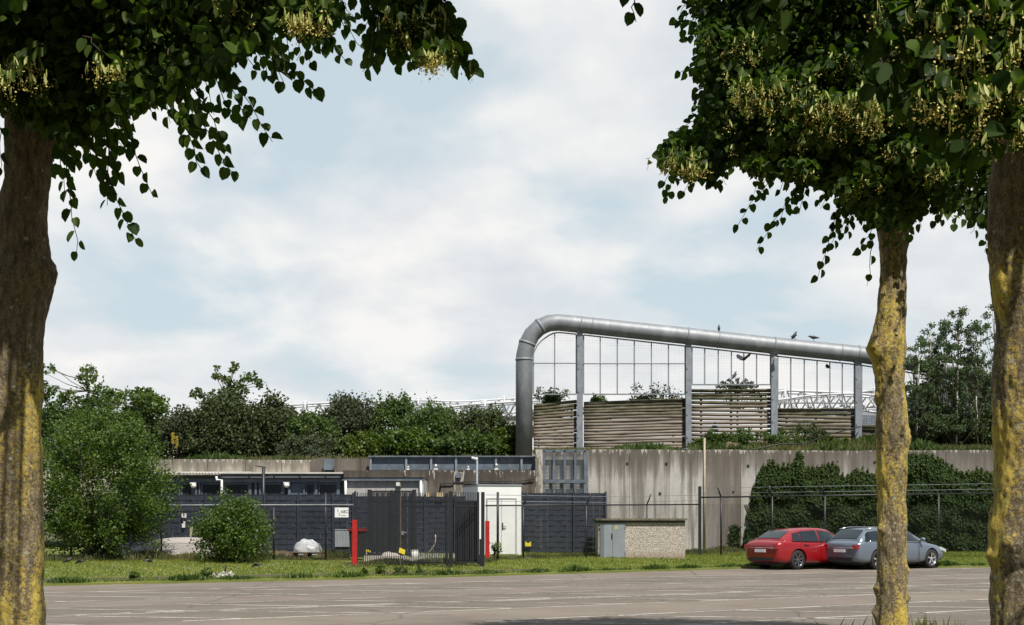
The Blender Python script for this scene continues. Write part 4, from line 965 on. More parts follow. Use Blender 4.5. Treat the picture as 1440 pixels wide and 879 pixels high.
# ------------------------------------------------------------------ pipe frame
YQ = 68.0
pf = thing('pipe_frame', 'huge galvanised pipe arch sloping down to the right with mesh panels', 'steel frame', W(737, 640, YQ))
path = [(737, 660), (737, 515), (737.5, 500), (741, 484), (748, 470.5), (759, 460), (772, 454.5), (786, 453.5), (815, 456.5), (966, 472.5), (1088, 486), (1206, 498), (1290, 511), (1350, 521), (1400, 531), (1470, 548), (1560, 575), (1660, 610)]
b = MB(); b.tube([W(a, c, YQ) for a, c in path], 11.8 / F * YQ, 32)
for f_i in range(len(b.s)): pass
part('pipe', b, M['galv'], pf)
rr = 11.8 / F * YQ
seam = [(737, 507, 737, 504), (741, 484, 742, 481), (759, 460, 762, 458), (816, 456.7, 818, 456.9), (966, 472.5, 968, 472.7), (1088, 486, 1090, 486.2), (1206, 498, 1208, 498.2), (1010, 477.3, 1011, 477.4), (832, 458.2, 833.3, 458.4), (1182, 495.8, 1183, 495.9)]
for a, c, d, e in seam:
    b = MB(); b.tube([W(a, c, YQ), W(d, e, YQ)], rr + .018, 32); part('flange', b, M['galv2'], pf)
for px, yt, yb_, w in ((815.5, 467, 640, 8), (968, 483, 640, 8), (1088.5, 497, 618, 9), (1206.5, 509, 622, 9), (1330, 528, 640, 9), (1430, 548, 640, 9)):
    b = MB(); x0, x1 = wx(px - w / 2, YQ), wx(px + w / 2, YQ); z0, z1 = wz(yb_, YQ), wz(yt, YQ)
    b.box(x0, x1, YQ - .14, YQ - .11, z0, z1); b.box(x0, x1, YQ + .11, YQ + .14, z0, z1); xc = (x0 + x1) / 2; b.box(xc - .02, xc + .02, YQ - .109, YQ + .109, z0, z1)
    b.box(x0 - .04, x1 + .04, YQ - .2, YQ + .2, z1 - .02, z1 + .06)
    for zz3 in np.arange(z0 + .8, z1, 1.1): b.box(x0 + .03, x0 + .09, YQ - .17, YQ - .142, zz3, zz3 + .1)
    part('post', b, M['galv2'], pf)
def topy(px):  # underside of the pipe
    pts = [(748, 505), (752, 489), (762, 478), (775, 469), (785, 467), (815, 470), (966, 486.5), (1088, 500), (1206, 512.5), (1330, 531), (1430, 551)]
    return np.interp(px, [p[0] for p in pts], [p[1] for p in pts])
bays = [(750, 810.5, 554.5, 511, [780]), (820.5, 963.5, 554.5, 511.5, [844, 868, 892, 916, 940]), (973, 1083.5, 541, None, [991, 1010, 1028.5, 1046, 1064]), (1093.5, 1201.5, 552 + 15, None, [1112, 1131, 1149, 1167, 1184.5]), (1211.5, 1325, 597, None, [1235, 1260, 1285, 1305]), (1335, 1425, 597, None, [1360, 1385, 1405])]
for a, c, yb_, ym, ml in bays:
    b = MB(); Yr = YQ - .02
    xs_ = sorted(set(list(np.linspace(a, c, 12 if a < 760 else 3))))
    for p, q in zip(xs_[:-1], xs_[1:]): b.bar(W(p, topy(p) + .5, Yr), W(q, topy(q) + .5, Yr), .07, .06)
    b.bar(W(a, yb_, Yr), W(c, yb_, Yr), .07, .06)
    for m_ in [a, c] + ml:
        b.bar(W(m_, topy(m_) + .8, Yr), W(m_, yb_ - .8, Yr), .055 if m_ in ml else .07, .05, (0, 1, 0))
    if ym: b.bar(W(a, ym, Yr - .03), W(c, ym, Yr - .03), .06, .05)
    pn = part('mesh_panel', b, M['galv'], pf)
    b = MB(); st = 3.6; th = .0042
    for px in np.arange(a + st / 2, c, st): b.bar(W(px, topy(px), YQ + .03), W(px, yb_, YQ + .03), th, th, (0, 1, 0))
    for py in np.arange(468, yb_, st):
        l = a
        xsr = [p for p in np.arange(a, c, 2.) if topy(p) < py]
        if xsr and xsr[-1] - xsr[0] > 3: b.bar(W(xsr[0], py, YQ + .035), W(c if xsr[-1] > c - 4 else xsr[-1], py, YQ + .035), th, th)
    part('wire_mesh', b, M['wire'], pn, recalc=False)
# floodlight on post
t = thing('frame_camera', 'white camera hanging on the third post just under the pipe', 'camera', W(1091, 505, YQ - .3))
b = MB(); b.bar(W(1089, 503.5, YQ - .3), W(1093.5, 505.5, YQ - .45), .13, .13); part('housing', b, M['whiteplastic'], t)
b = MB(); b.bar(W(1088, 504, YQ - .142), W(1090, 504, YQ - .3), .04, .04); part('bracket', b, M['galv2'], t)

# ------------------------------------------------------------------ log walls
def logwall(label, a, c, yl, yr, yb_, nlog, moss, gap=0.0, slope_b=0):
    t = thing('log_wall', label, 'log wall', W((a + c) / 2, yb_, YQ + .25), 'horizontal log walls under the pipe')
    b = MB(); ton = []
    for k in range(nlog):
        s = k / (nlog - 1); y0 = yl + (yb_ - yl) * s; y1 = yr + (yb_ + slope_b - yr) * s; r = ((yb_ - (yl + yr) / 2) / (nlog - 1) / 2 * (1.0 - gap)) * 1.07 / F * YQ
        pts = []; rs = []; sg = random.uniform(-1, 1); ph = random.uniform(0, 6)
        for i in range(9):
            u = i / 8; pts.append(W(a + (c - a) * u, y0 + (y1 - y0) * u + .5 * math.sin(u * 3 + ph), YQ + .25 + random.uniform(-.02, .02))); rs.append(r * (1.04 + .14 * (u - .5) * sg) * random.uniform(.96, 1.04))
        n0 = len(b.f); b.tube(pts, rs, 10); mo = max(0, min(1, moss * (1.45 - s * 3.2) + random.uniform(-.12, .12))) if moss < 1.5 else max(0, min(1, .9 - s * .45 + random.uniform(-.3, .2)))
        ton += [mo] * (len(b.f) - n0)
    o = part('logs', b, M['log'], t, recalc=False); at = o.data.attributes.new('tone', 'FLOAT', 'FACE'); at.data.foreach_set('value', ton)
    # upright battens that carry the logs
    for u in (.12, .5, .88):
        q = MB(); px = a + (c - a) * u; q.box(wx(px, YQ + .5) - .05, wx(px, YQ + .5) + .05, YQ + .45, YQ + .55, wz(yb_ + 4, YQ), wz((yl + yr) / 2 + 2, YQ)); part('batten', q, M['pallet'], t)
logwall('tight grey log wall, leftmost, beside the big pipe leg', 750.5, 811, 571, 565, 634, 16, .8)
logwall('widest grey log wall, between first and second steel post', 821, 964, 567, 563, 636, 17, .8, 0, -3)
logwall('tallest log wall with open gaps and mossy top logs', 972.5, 1083.5, 549, 549.5, 628, 15, 1.0, .22)
logwall('low dark mossy log wall left of the thin tree', 1093, 1201.5, 576, 577, 618, 9, 2, .08)
logwall('short low log wall partly hidden by the thin tree', 1212, 1325, 599, 600, 620, 4, 2, .1)

# ------------------------------------------------------------------ far trusses
def truss(label, pts_top, pts_bot, Y, n, depth=3.0, r=.14, masts=()):
    t = thing('roof_truss', label, 'truss', W(pts_top[0][0], pts_bot[0][1], Y), 'far white lattice trusses')
    def ev(pts, px): return np.interp(px, [p[0] for p in pts], [p[1] for p in pts])
    x0, x1 = pts_top[0][0], pts_top[-1][0]; xs_ = np.linspace(x0, x1, n + 1)
    for yo, nm_ in ((0, 'chord'), (depth, 'chord')):
        b = MB(); b.tube([W(x, ev(pts_top, x), Y) + np.array([0, yo, 0]) for x in xs_], r, 6); part('top_chord', b, M['truss'], t)
    b = MB(); b.tube([W(x, ev(pts_bot, x), Y) + np.array([0, depth / 2, 0]) for x in xs_], r * 1.2, 6); part('bottom_chord', b, M['truss'], t)
    b = MB()
    for i in range(n):
        xa_, xb_ = xs_[i], xs_[i + 1]; xm_ = (xa_ + xb_) / 2
        for yo in (0, depth):
            T0 = W(xa_, ev(pts_top, xa_), Y) + np.array([0, yo, 0]); T1 = W(xb_, ev(pts_top, xb_), Y) + np.array([0, yo, 0]); Bm = W(xm_, ev(pts_bot, xm_), Y) + np.array([0, depth / 2, 0])
            b.tube([T0, Bm], r * .6, 5); b.tube([Bm, T1], r * .6, 5)
        b.tube([W(xa_, ev(pts_top, xa_), Y), W(xa_, ev(pts_top, xa_), Y) + np.array([0, depth, 0])], r * .6, 5)
    part('lattice', b, M['truss'], t)
    for px in masts:
        b = MB(); b.tube([W(px, ev(pts_bot, px), Y), W(px, ev(pts_top, px) - 5, Y)], r * 1.1, 6)
        for s in (-1, 1): b.tube([W(px, ev(pts_top, px) - 4, Y), W(px + s * 12, ev(pts_top, px) + 1, Y)], r * .6, 5)
        part('mast', b, M['truss'], t)
truss('long white lattice truss rising above the dark bushes left of the pipe', [(330, 574), (420, 569), (470, 566), (590, 563), (650, 565), (760, 558)], [(330, 594), (420, 590), (470, 586), (600, 584), (760, 577)], 170, 22, 3, .13, (429, 588, 709))
truss('shorter white lattice truss slanting up to the pipe leg', [(600, 576), (660, 569), (760, 563)], [(600, 596), (660, 585), (760, 583)], 158, 9, 2.5, .15, (682,))
truss('white lattice truss behind the mesh right of the third post', [(1060, 556), (1103, 549), (1200, 553), (1240, 547), (1320, 540), (1460, 536)], [(1060, 582), (1103, 578), (1200, 570), (1320, 572), (1460, 580)], 160, 17, 3, .15, (1104, 1230, 1360))
truss('lower white lattice truss curving behind the thin tree', [(1070, 566), (1140, 556), (1200, 553), (1300, 562)], [(1070, 590), (1140, 578), (1200, 572), (1300, 592)], 150, 10, 2.5, .13)
b = MB(); b.box(wx(612, 165), wx(760, 165), 165, 190, wz(598, 165), wz(584, 165)); b.box(wx(610, 165), wx(760, 165), 164.6, 191, wz(584, 165) + .02, wz(583, 165) + .05); solo('stand_roof', b, M['lightgrey'], 'pale flat stadium roof edge far behind the bushes left of the pipe', 'roof', W(686, 598, 165))
t = thing('stand_building', 'far pale grey stand building seen through the mesh behind the thin tree', 'building', W(1260, 620, 175))
b = MB(); b.box(wx(1205, 175), wx(1460, 175), 175, 200, 2, wz(575, 175)); part('wall', b, M['greycrate'], t)
for k in range(6):
    b = MB(); x = 1212 + k * 42; b.box(wx(x, 174.9), wx(x + 34, 174.9), 174.85, 174.99, wz(598, 175), wz(584, 175)); part('window', b, M['bluesteel'], t)

# ------------------------------------------------------------------ vegetation beyond
zt_ = lambda X, Y: terr(X, Y) - .1
def B(name, label, cat, px, ytop, ybase, wpx, Y, n, size, m, group=None, **k):
    X = wx(px, Y); z0 = wz(ybase, Y); rx = wpx / 2 / F * Y
    return bush(name, label, cat, X, Y, z0, rx, k.pop('ry', rx * .8), wz(ytop, Y) - z0, n, size, m, group, **k)
gname = 'shrubs on the bank behind the low wall'
B('dense_shrub', 'dense dark green shrub below the spindly tree, behind the low building', 'shrub', 318, 562, 650, 100, 70, 15000, .15, M['dark_leaf'], gname, spikes=30)
B('dense_shrub', 'bushy dark shrub just right of the spindly tree', 'shrub', 385, 563, 650, 82, 71, 13000, .15, M['dark_leaf'], gname, spikes=25)
B('dense_shrub', 'low dull green shrub left of the yellow flower spikes', 'shrub', 262, 580, 650, 70, 70.5, 9000, .14, M['grey_leaf'], gname, spikes=20)
B('dense_shrub', 'grey green rounded shrub below the left lattice truss', 'shrub', 492, 561, 640, 78, 72, 13000, .14, M['grey_leaf'], gname, spikes=26, ragged=.35)
B('dense_shrub', 'fresh green shrub left of the rounded grey green shrub', 'shrub', 438, 583, 650, 66, 69.5, 8000, .14, M['mid_leaf'], gname, spikes=15)
B('dense_shrub', 'upright green shrub right of the rounded grey green shrub', 'shrub', 553, 565, 645, 76, 72.5, 12000, .14, M['mid_leaf'], gname, spikes=30)
B('dense_shrub', 'wide green shrub under the short slanting truss', 'shrub', 612, 575, 648, 86, 71, 12000, .14, M['mid_leaf'], gname, spikes=20)
B('dense_shrub', 'dark feathery shrub left of the pipe leg', 'shrub', 676, 579, 645, 80, 71, 12000, .14, M['dark_leaf'], gname, spikes=26)
B('dense_shrub', 'yellow green leafy shrub against the pipe leg', 'shrub', 715, 601, 648, 46, 69.2, 5000, .16, M['yellow_leaf'], gname)
B('dense_shrub', 'low bright green shrub row in front of the wide green shrub', 'shrub', 575, 606, 650, 92, 68, 9000, .16, M['bush_leaf'], gname)
B('dense_shrub', 'low green shrub hugging the girder left of the yellow green shrub', 'shrub', 655, 610, 650, 90, 67.4, 9000, .15, M['mid_leaf'], gname)
B('dense_shrub', 'low rough shrub above the brown concrete block', 'shrub', 510, 612, 650, 70, 67.4, 6000, .15, M['yellow_leaf'], gname)
B('dense_shrub', 'low weedy shrub above the pale parapet end', 'shrub', 440, 612, 655, 90, 67.4, 6000, .13, M['grey_leaf'], gname)
B('dense_shrub', 'dark filler shrub far left behind the big roundish bush', 'shrub', 90, 575, 660, 150, 74, 14000, .16, M['mid_leaf'], gname)
B('dense_shrub', 'dark hedge shrub behind the big roundish bush near the parapet', 'shrub', 190, 578, 655, 110, 73, 13000, .16, M['dark_leaf'], gname)

def clumptree(name, label, cat, Y, base, clumps, size, m, trunkpts, group=None, dens=1.0, bark='stem', tmpl=T_SMALL, r0=.09, dj=.8, droop=.3):
    t = thing(name, label, cat, W(base[0], base[1], Y), group); Ps = []; lim = MB(); s = F / Y
    tp = [W(a, c, Y) for a, c in trunkpts]
    lim_ = []
    for (px, py, rp_) in clumps:
        c = W(px, py, Y + random.uniform(-dj, dj)); r = rp_ / s; n = int(dens * 26 * (r / size) ** 2) + 12
        q = rnd(n) * (rng.random((n, 1)) ** .45) * np.array([r, r, r * .75]); Ps.append(c + q + rng.normal(size=(n, 3)) * r * .12); lim_.append(c)
    P = np.vstack(Ps); leaves('crown', P, size, tmpl, m, t, droop, .5, .35)
    b = MB(); nt_ = len(tp); b.tube(tp, list(np.linspace(r0, r0 * .35, nt_)), 7)
    tk = part('trunk', b, M[bark], t)
    b = MB()
    for c in lim_:
        below = [p for p in tp if p[2] < c[2] + .1] or [tp[0]]; a = below[-1] if len(below) == 1 else below[-1 - (random.random() < .4)]
        b.tube([a, (a + c) / 2 + np.array([0, 0, -.1]), c], [r0 * .4, r0 * .25, r0 * .1], 5)
    part('limb', b, M['stem'], t); return t
random.seed(5)
clumptree('spindly_tree', 'spindly tree with sparse leaf tufts rising above the dark shrubs', 'tree', 71, (318, 640), [(272, 553, 6), (280, 549, 6), (284, 556, 5), (305, 517, 4), (303, 528, 6), (310, 531, 6), (331, 514, 6), (327, 520, 5), (318, 532, 6), (322, 538, 7), (350, 527, 7), (343, 533, 6), (357, 532, 8), (364, 537, 7), (366, 542, 5), (333, 540, 7), (340, 545, 7), (325, 549, 8), (313, 552, 8), (333, 556, 8), (304, 560, 8), (318, 561, 10), (298, 552, 5), (345, 549, 5)], .17, M['mid_leaf'], [(318, 640), (317, 600), (318, 570), (320, 556), (321, 545)], dens=.75)
lc = []
for _ in range(42): lc.append((random.uniform(60, 232), random.uniform(556, 600), random.uniform(10, 15)))
lc += [(68, 549, 9), (78, 546, 7), (60, 540, 8), (90, 556, 8), (100, 552, 7), (112, 562, 8), (119, 521, 8), (128, 519, 8), (113, 530, 7), (124, 532, 9), (132, 530, 6), (121, 541, 6), (137, 545, 7), (134, 551, 8), (150, 548, 7), (155, 553, 9), (148, 560, 10), (172, 556, 7), (181, 551, 7), (195, 549, 8), (205, 550, 9), (214, 554, 7), (222, 561, 8), (190, 560, 10), (168, 562, 9), (204, 563, 10), (60, 515, 4), (71, 518, 5), (75, 517, 4), (62, 524, 4)]
clumptree('leafy_tree', 'loose fresh green tree with feathery tips behind the big bush', 'tree', 73, (130, 650), lc, .17, M['bush_leaf'], [(130, 650), (128, 600), (126, 570), (124, 550), (123, 535)], dens=.7, r0=.07, dj=1.6)
B('tall_shrub', 'small tree crown poking up behind the leftmost log wall', 'shrub', 775, 546, 600, 46, 70.5, 3500, .12, M['mid_leaf'], 'crowns behind the log walls', ragged=.4, sh=.35)
B('tall_shrub', 'small airy crown behind the widest log wall, left end', 'shrub', 843, 558, 600, 40, 70.5, 3000, .12, M['mid_leaf'], 'crowns behind the log walls', ragged=.4, sh=.35)
B('tall_shrub', 'dark airy crown behind the widest log wall, right half', 'shrub', 915, 546, 600, 78, 70.5, 5000, .12, M['dark_leaf'], 'crowns behind the log walls', ragged=.45, sh=.35)
# blue cedar-like sapling
random.seed(9); cl = []
for k in range(9):
    a = k / 8 * math.pi; 
    for u in (.2, .35, .5, .62, .74, .86, .96): cl.append((1037 - 32 * math.cos(a) * u, 549 - 22 * math.sin(a) ** .7 * u + 6 * u * u, 2.3 - .8 * u))
clumptree('spreading_conifer', 'spreading grey green conifer top above the tallest log wall', 'tree', 71, (1037, 620), cl, .11, M['grey_leaf'], [(1037, 620), (1037, 580), (1037, 552), (1037, 540)], dens=1.0, r0=.06, dj=.5, droop=0)
# weeds mass on terrace right
gw = 'weeds on the terrace edge'
for px, yt, w, Y, mm, lb in ((1000, 610, 40, 65, 'bush_leaf', 'pale flowering weed clump at the foot of the tall log wall'), (1025, 608, 26, 64.5, 'mid_leaf', 'small dark weed clump near the wooden prop'), (1050, 606, 40, 65, 'mid_leaf', 'leafy weed clump below the third steel post, left side'), (1100, 605, 54, 65, 'mid_leaf', 'broad weed clump below the low mossy log wall'), (1140, 597, 44, 65.3, 'dark_leaf', 'tallest feathery weed clump on the terrace'), (1170, 612, 50, 65, 'yellow_leaf', 'yellowish weed clump left of the thin tree')):
    B('weed_clump', lb, 'weeds', px, yt, 633, w, Y, 2600, .09, M[mm], gw, ragged=.4, stems=3, ry=.6)
b = MB(); b.prism([(wx(1014, 63), ZT - .1), (wx(1037, 63), ZT - .1), (wx(1037, 63), wz(624, 63)), (wx(1023, 63), wz(621, 63))], 'y', 62.8, 63.3); solo('wooden_prop', b, M['pallet'], 'pale wooden wedge lying on the wall edge among weeds', 'timber', (wx(1026, 63), 63, ZT - .05))
pts = [W(1036, 634, 62.6), W(1060, 632, 62.5), W(1099, 624, 62.9), W(1130, 625, 62.9), W(1165, 611, 64), W(1210, 600, 67.7)]
b = MB(); b.tube(pts, .03, 5); solo('terrace_cable', b, M['black'], 'black cable sagging across the weeds up to the fourth post', 'cable', pts[0])
# birches
random.seed(21)
birches = [(1292, 470, 1.0, 'birch with white stem nearest the thin tree'), (1308, 455, 1.0, 'slim birch with leaning white stem, second from the thin tree'), (1330, 448, 1.1, 'birch without visible white bark, in the middle of the group'), (1347, 430, 1.2, 'tallest birch with bright white stem right of the middle'), (1372, 450, 1.0, 'birch left of the big right tree trunk'), (1398, 425, 1.2, 'birch mostly behind the big right tree trunk'), (1440, 430, 1.2, 'birch beyond the right edge trunk')]
for px, yt, s, lb in birches:
    Y = 65.9 + random.uniform(-.9, .9); cl = []
    for k in range(70):
        u = random.random() ** .8; y = yt + (605 - yt) * u; wdt = 5 + 20 * math.sin(min(1, u * 1.5) * math.pi * .6); cl.append((px + random.uniform(-1, 1) * wdt * s, y + random.uniform(-3, 3), random.uniform(4, 8)))
    lean = random.uniform(-4, 4)
    clumptree('birch_tree', lb, 'birch', Y, (px - lean, 628), cl, .095, M['birch_leaf'], [(px - lean, 630), (px - lean * .6, 590), (px - lean * .3, 550), (px, 510), (px + 1, 480), (px, yt + 10)], 'birches behind the concrete wall', dens=.45, bark='birch', r0=.055, dj=.9, droop=.8)
B('dense_shrub', 'dark undergrowth shrub at the foot of the birches, left half', 'shrub', 1310, 585, 628, 90, 66, 9000, .13, M['dark_leaf'], 'undergrowth below the birches')
B('dense_shrub', 'dark undergrowth shrub at the foot of the birches, right half', 'shrub', 1375, 580, 628, 90, 66, 9000, .13, M['dark_leaf'], 'undergrowth below the birches')
B('dense_shrub', 'dark tall shrub filling behind the birches', 'shrub', 1345, 520, 628, 130, 71, 15000, .14, M['dark_leaf'], 'undergrowth below the birches', ragged=.3)
# mullein
for px, yt, lb in ((243, 609, 'yellow mullein flower spike, the taller left one'), (248.5, 614, 'yellow mullein flower spike, the shorter right one')):
    t = thing('mullein', lb, 'flower', W(px, 640, 65.8), 'mullein flowers above the parapet'); b = MB(); b.tube([W(px, 644, 65.8), W(px, yt, 65.8)], .03, 5); part('stem', b, M['stem'], t)
    n = 260; u = rng.random(n); P = np.stack([np.full(n, wx(px, 65.8)), np.full(n, 65.8), wz(yt, 65.8) - u * .5], 1) + rng.normal(size=(n, 3)) * [.028, .028, .02]; leaves('flowers', P, .02, T_BALL, M['yflower'], t)

# ------------------------------------------------------------------ ivy on the wall
ivt = thing('ivy', 'thick dark green creeper covering the lower concrete wall behind the cars', 'ivy', (wx(1220, YW), YW, .5))
top = [(1045, 770), (1052, 715), (1056, 700), (1062, 680), (1070, 660), (1080, 652), (1085, 646), (1090, 655), (1105, 656), (1118, 650), (1121, 634), (1127, 634), (1130, 655), (1145, 660), (1160, 655), (1176, 652), (1182, 668), (1190, 672), (1200, 664), (1215, 662), (1228, 668), (1240, 662), (1275, 640), (1300, 640), (1322, 645), (1335, 656), (1355, 668), (1375, 662), (1400, 668), (1440, 660), (1520, 655), (1600, 665)]
n = 100000; px = rng.uniform(1040, 1600, n); py = rng.uniform(634, 772, n)
ytop = np.interp(px, [p[0] for p in top], [p[1] for p in top]) + 3.5 * np.sin(px * .9) + rng.normal(size=n) * 2
lump = np.array([mn.noise(Vector((a * .045, c * .05, 3))) for a, c in zip(px, py)])
keep = (py > ytop) & (px > 1052 + 4 * np.sin(py * .25) + rng.normal(size=n) * 2 - np.maximum(0, (py - 745)) * .9); px = px[keep]; py = py[keep]; lump = lump[keep]
dep = (.30 + .30 * lump) * rng.random(len(px)) ** .6 + .03
dd_ = np.clip((py - ytop[keep]) / 25, .25, 1); Yl = YW - np.maximum(dep, .02) * dd_
P = np.stack([(px - CX) / F * Yl, Yl, H + (HZ - py) / F * Yl], 1)
var = np.clip(rng.random(len(P)) ** 1.5 * .75 + .35 * np.clip(1 - (py - ytop[keep]) / 40, 0, 1), 0, 1)
D = rnd(len(P)) * .6 + np.array([0, -.3, -.8]); Nn = rnd(len(P)) * .6 + np.array([0, -.8, .5])
me = cloud_mesh('leaves', P, D, Nn, 0.105 * (.6 + .7 * rng.random(len(P))), T_LEAF, var, wloc(ivt)); link('leaves', me, M['ivy_leaf'], ivt)
b = MB()
for k in range(26):
    x = wx(random.uniform(1058, 1420), YW); b.tube([(x, YW - .05, .3), (x + random.uniform(-.3, .3), YW - .04, 1.4), (x + random.uniform(-.6, .6), YW - .04, 2.4)], .02, 4)
part('stem', b, M['stem'], ivt)
n = 380; P = np.stack([wx(1033, 61.9) + rng.normal(size=n) * .10, np.full(n, 61.88) - rng.random(n) * .08, .5 + rng.random(n) ** 1.3 * 1.0], 1)
t = thing('ivy', 'small narrow creeper tongue on the bare wall left of the red car', 'ivy', (wx(1033, 61.9), 61.9, .45)); leaves('leaves', P, .1, T_LEAF, M['ivy_leaf'], t)

# ------------------------------------------------------------------ bushes on the verge
P = G(150, 790); random.seed(2)
B('round_bush', 'big broad green bush on the verge beside the left trunk', 'bush', 145, 585, 792, 185, P[1] + 1.4, 44000, .088, M['bush_leaf'], None, ragged=.30, cl=.15, stems=14, sh=.62, spikes=190, tmpl=T_SMALL)
B('small_bush', 'smaller loose green bush standing before the sand heap', 'bush', 327, 700, 795, 110, G(327, 793)[1] + .7, 15000, .085, M['bush_leaf'], None, ragged=.28, cl=.24, stems=12, sh=.35, spikes=70)
B('sapling', 'thin leafy sapling growing at the fence right of the red bollard', 'sapling', 697, 756, 788, 20, G(697, 789)[1], 260, .075, M['bush_leaf'], None, sh=.2, stems=4, ragged=.5)
for px, yt, yb_, w, n_, lb in ((270, 800, 818, 16, 300, 'tall leafy weed at the lot edge below the small bush'), (297, 806, 815, 26, 150, 'white flowering weed at the lot edge'), (528, 797, 813, 14, 300, 'tall leafy weed at the lot edge before the gate'), (505, 802, 812, 9, 120, 'small weed at the lot edge below the red bollard'), (556, 800, 812, 20, 200, 'spreading weed left of the tag on the gate'), (165, 806, 820, 16, 200, 'low weed at the lot edge near the left trunk'), (585, 802, 812, 8, 80, 'slender small weed right of the spreading weed')):
    X = wx(px, G(px, yb_)[1] - 1); Yw_ = ky(X) + .55; z = float(g(X, Yw_)); s = Yw_ / F
    bush('roadside_weed', lb, 'weed', X, Yw_, z, w / 2 * s, w / 2 * s, (yb_ - yt) * s, n_ * 2, .06, M['wflower'] if 'white' in lb else M['bush_leaf'], 'weeds along the lot edge', stems=5, sh=.1, ragged=.5)

# ------------------------------------------------------------------ crows
def crow(label, P, yaw, kind='stand', s=1., pitch=0, group='crows'):
    b = MB(); c, sn = math.cos(yaw), math.sin(yaw)
    spine = [(-.27, .02, .012), (-.18, .03, .03), (-.12, .045, .05), (-.04, .06, .072), (.05, .08, .07), (.11, .105, .045), (.14, .125, .042), (.175, .13, .034), (.20, .128, .014), (.245, .122, .004)]
    if kind == 'peck': spine = [(a, z - max(0, a - .03) * 1.0, r) for a, z, r in spine]
    pit = pitch
    pts = []
    for a, z, r in spine: pts.append((a * math.cos(pit) - z * math.sin(pit), 0, a * math.sin(pit) + z * math.cos(pit) + (.10 if kind != 'fly' else 0)))
    b.tube(pts, [r for _, _, r in spine], 10)
    if kind != 'fly':
        for sy in (-.03, .03): b.tube([(.0, sy, .12), (-.01, sy, .05), (0, sy, 0)], [.012, .006, .006], 5); b.tube([(-.03, sy, .004), (.05, sy, .004)], .005, 4)
        for sy in (-1, 1): b.add([(.08, sy * .05, .2), (-.02, sy * .078, .19), (-.24, sy * .02, .13), (-.10, sy * .07, .12), (.08, sy * .055, .16), (-.02, sy * .02, .17)], [(0, 1, 2, 3, 4), (0, 5, 2, 1), (4, 3, 2, 5)])
    else:
        for sy in (-1, 1):
            up = .34 if kind == 'fly' else 0
            W1 = [(.11, .03 * sy, .09), (.17, .22 * sy, .20), (.06, .44 * sy, .34), (-.10, .42 * sy, .27), (-.13, .33 * sy, .20), (-.20, .25 * sy, .13), (-.14, .03 * sy, .04)]
            b.add(W1 + [(x, y, z - .012) for x, y, z in W1], [tuple(range(7)), tuple(reversed(range(7, 14)))] + [(i, i + 7, (i + 1) % 7 + 7, (i + 1) % 7) for i in range(7)])
        b.add([(-.18, .02, .03), (-.18, -.02, .03), (-.33, -.07, .02), (-.35, 0, .02), (-.33, .07, .02), (-.33, -.07, .012), (-.35, 0, .012), (-.33, .07, .012)], [(0, 1, 2, 3, 4), (1, 0, 7, 6, 5)])
    b.v = [((x * c - y * sn) * s, (x * sn + y * c) * s, z * s) for x, y, z in b.v]
    o = link('crow', mkmesh('crow', b), M['crow'], None, tuple(map(float, P))); tag(o, label, 'bird', group)
def onpipe(px):
    pts = [(966, 472.5), (1088, 486), (1206, 498)]; y = np.interp(px, [p[0] for p in pts], [p[1] for p in pts]); return W(px, y - 11.8, YQ)
crow('crow perched upright on the pipe, nearest the top of the slope', onpipe(1011), R(80), pitch=R(50), s=.9)
crow('crow perched on the pipe leaning right with raised beak', onpipe(1118), R(10), pitch=R(40), s=1.1)
crow('crow standing level on the pipe facing left, rightmost on it', onpipe(1144), R(175), pitch=R(-5), s=1.1)
crow('crow flying with wings raised before the mesh over the conifer', W(1046, 507, 66), R(35), 'fly', 1.0)
crow('small dark bird flying before the mesh left of the fourth post', W(1164, 518, 66), R(160), 'fly', .55)
crow('crow perched on the top of the grey green conifer', W(1034, 532, 70.8), R(20), pitch=R(45), s=1.)
for px, py, yw, kd, lb in ((96, 793, 20, 'stand', 'crow standing on the grass beneath the big bush, leftmost on the lawn'), (112, 794, 170, 'peck', 'crow pecking the grass beneath the big bush, second from the left trunk'), (209, 793, 30, 'peck', 'crow feeding on the grass at the right edge of the big bush'), (360, 799, 165, 'peck', 'crow pecking the grass right below the small bush')):
    P = G(px, py); crow(lb, P, R(yw), kd, .72, R(-8) if kd == 'peck' else R(12))

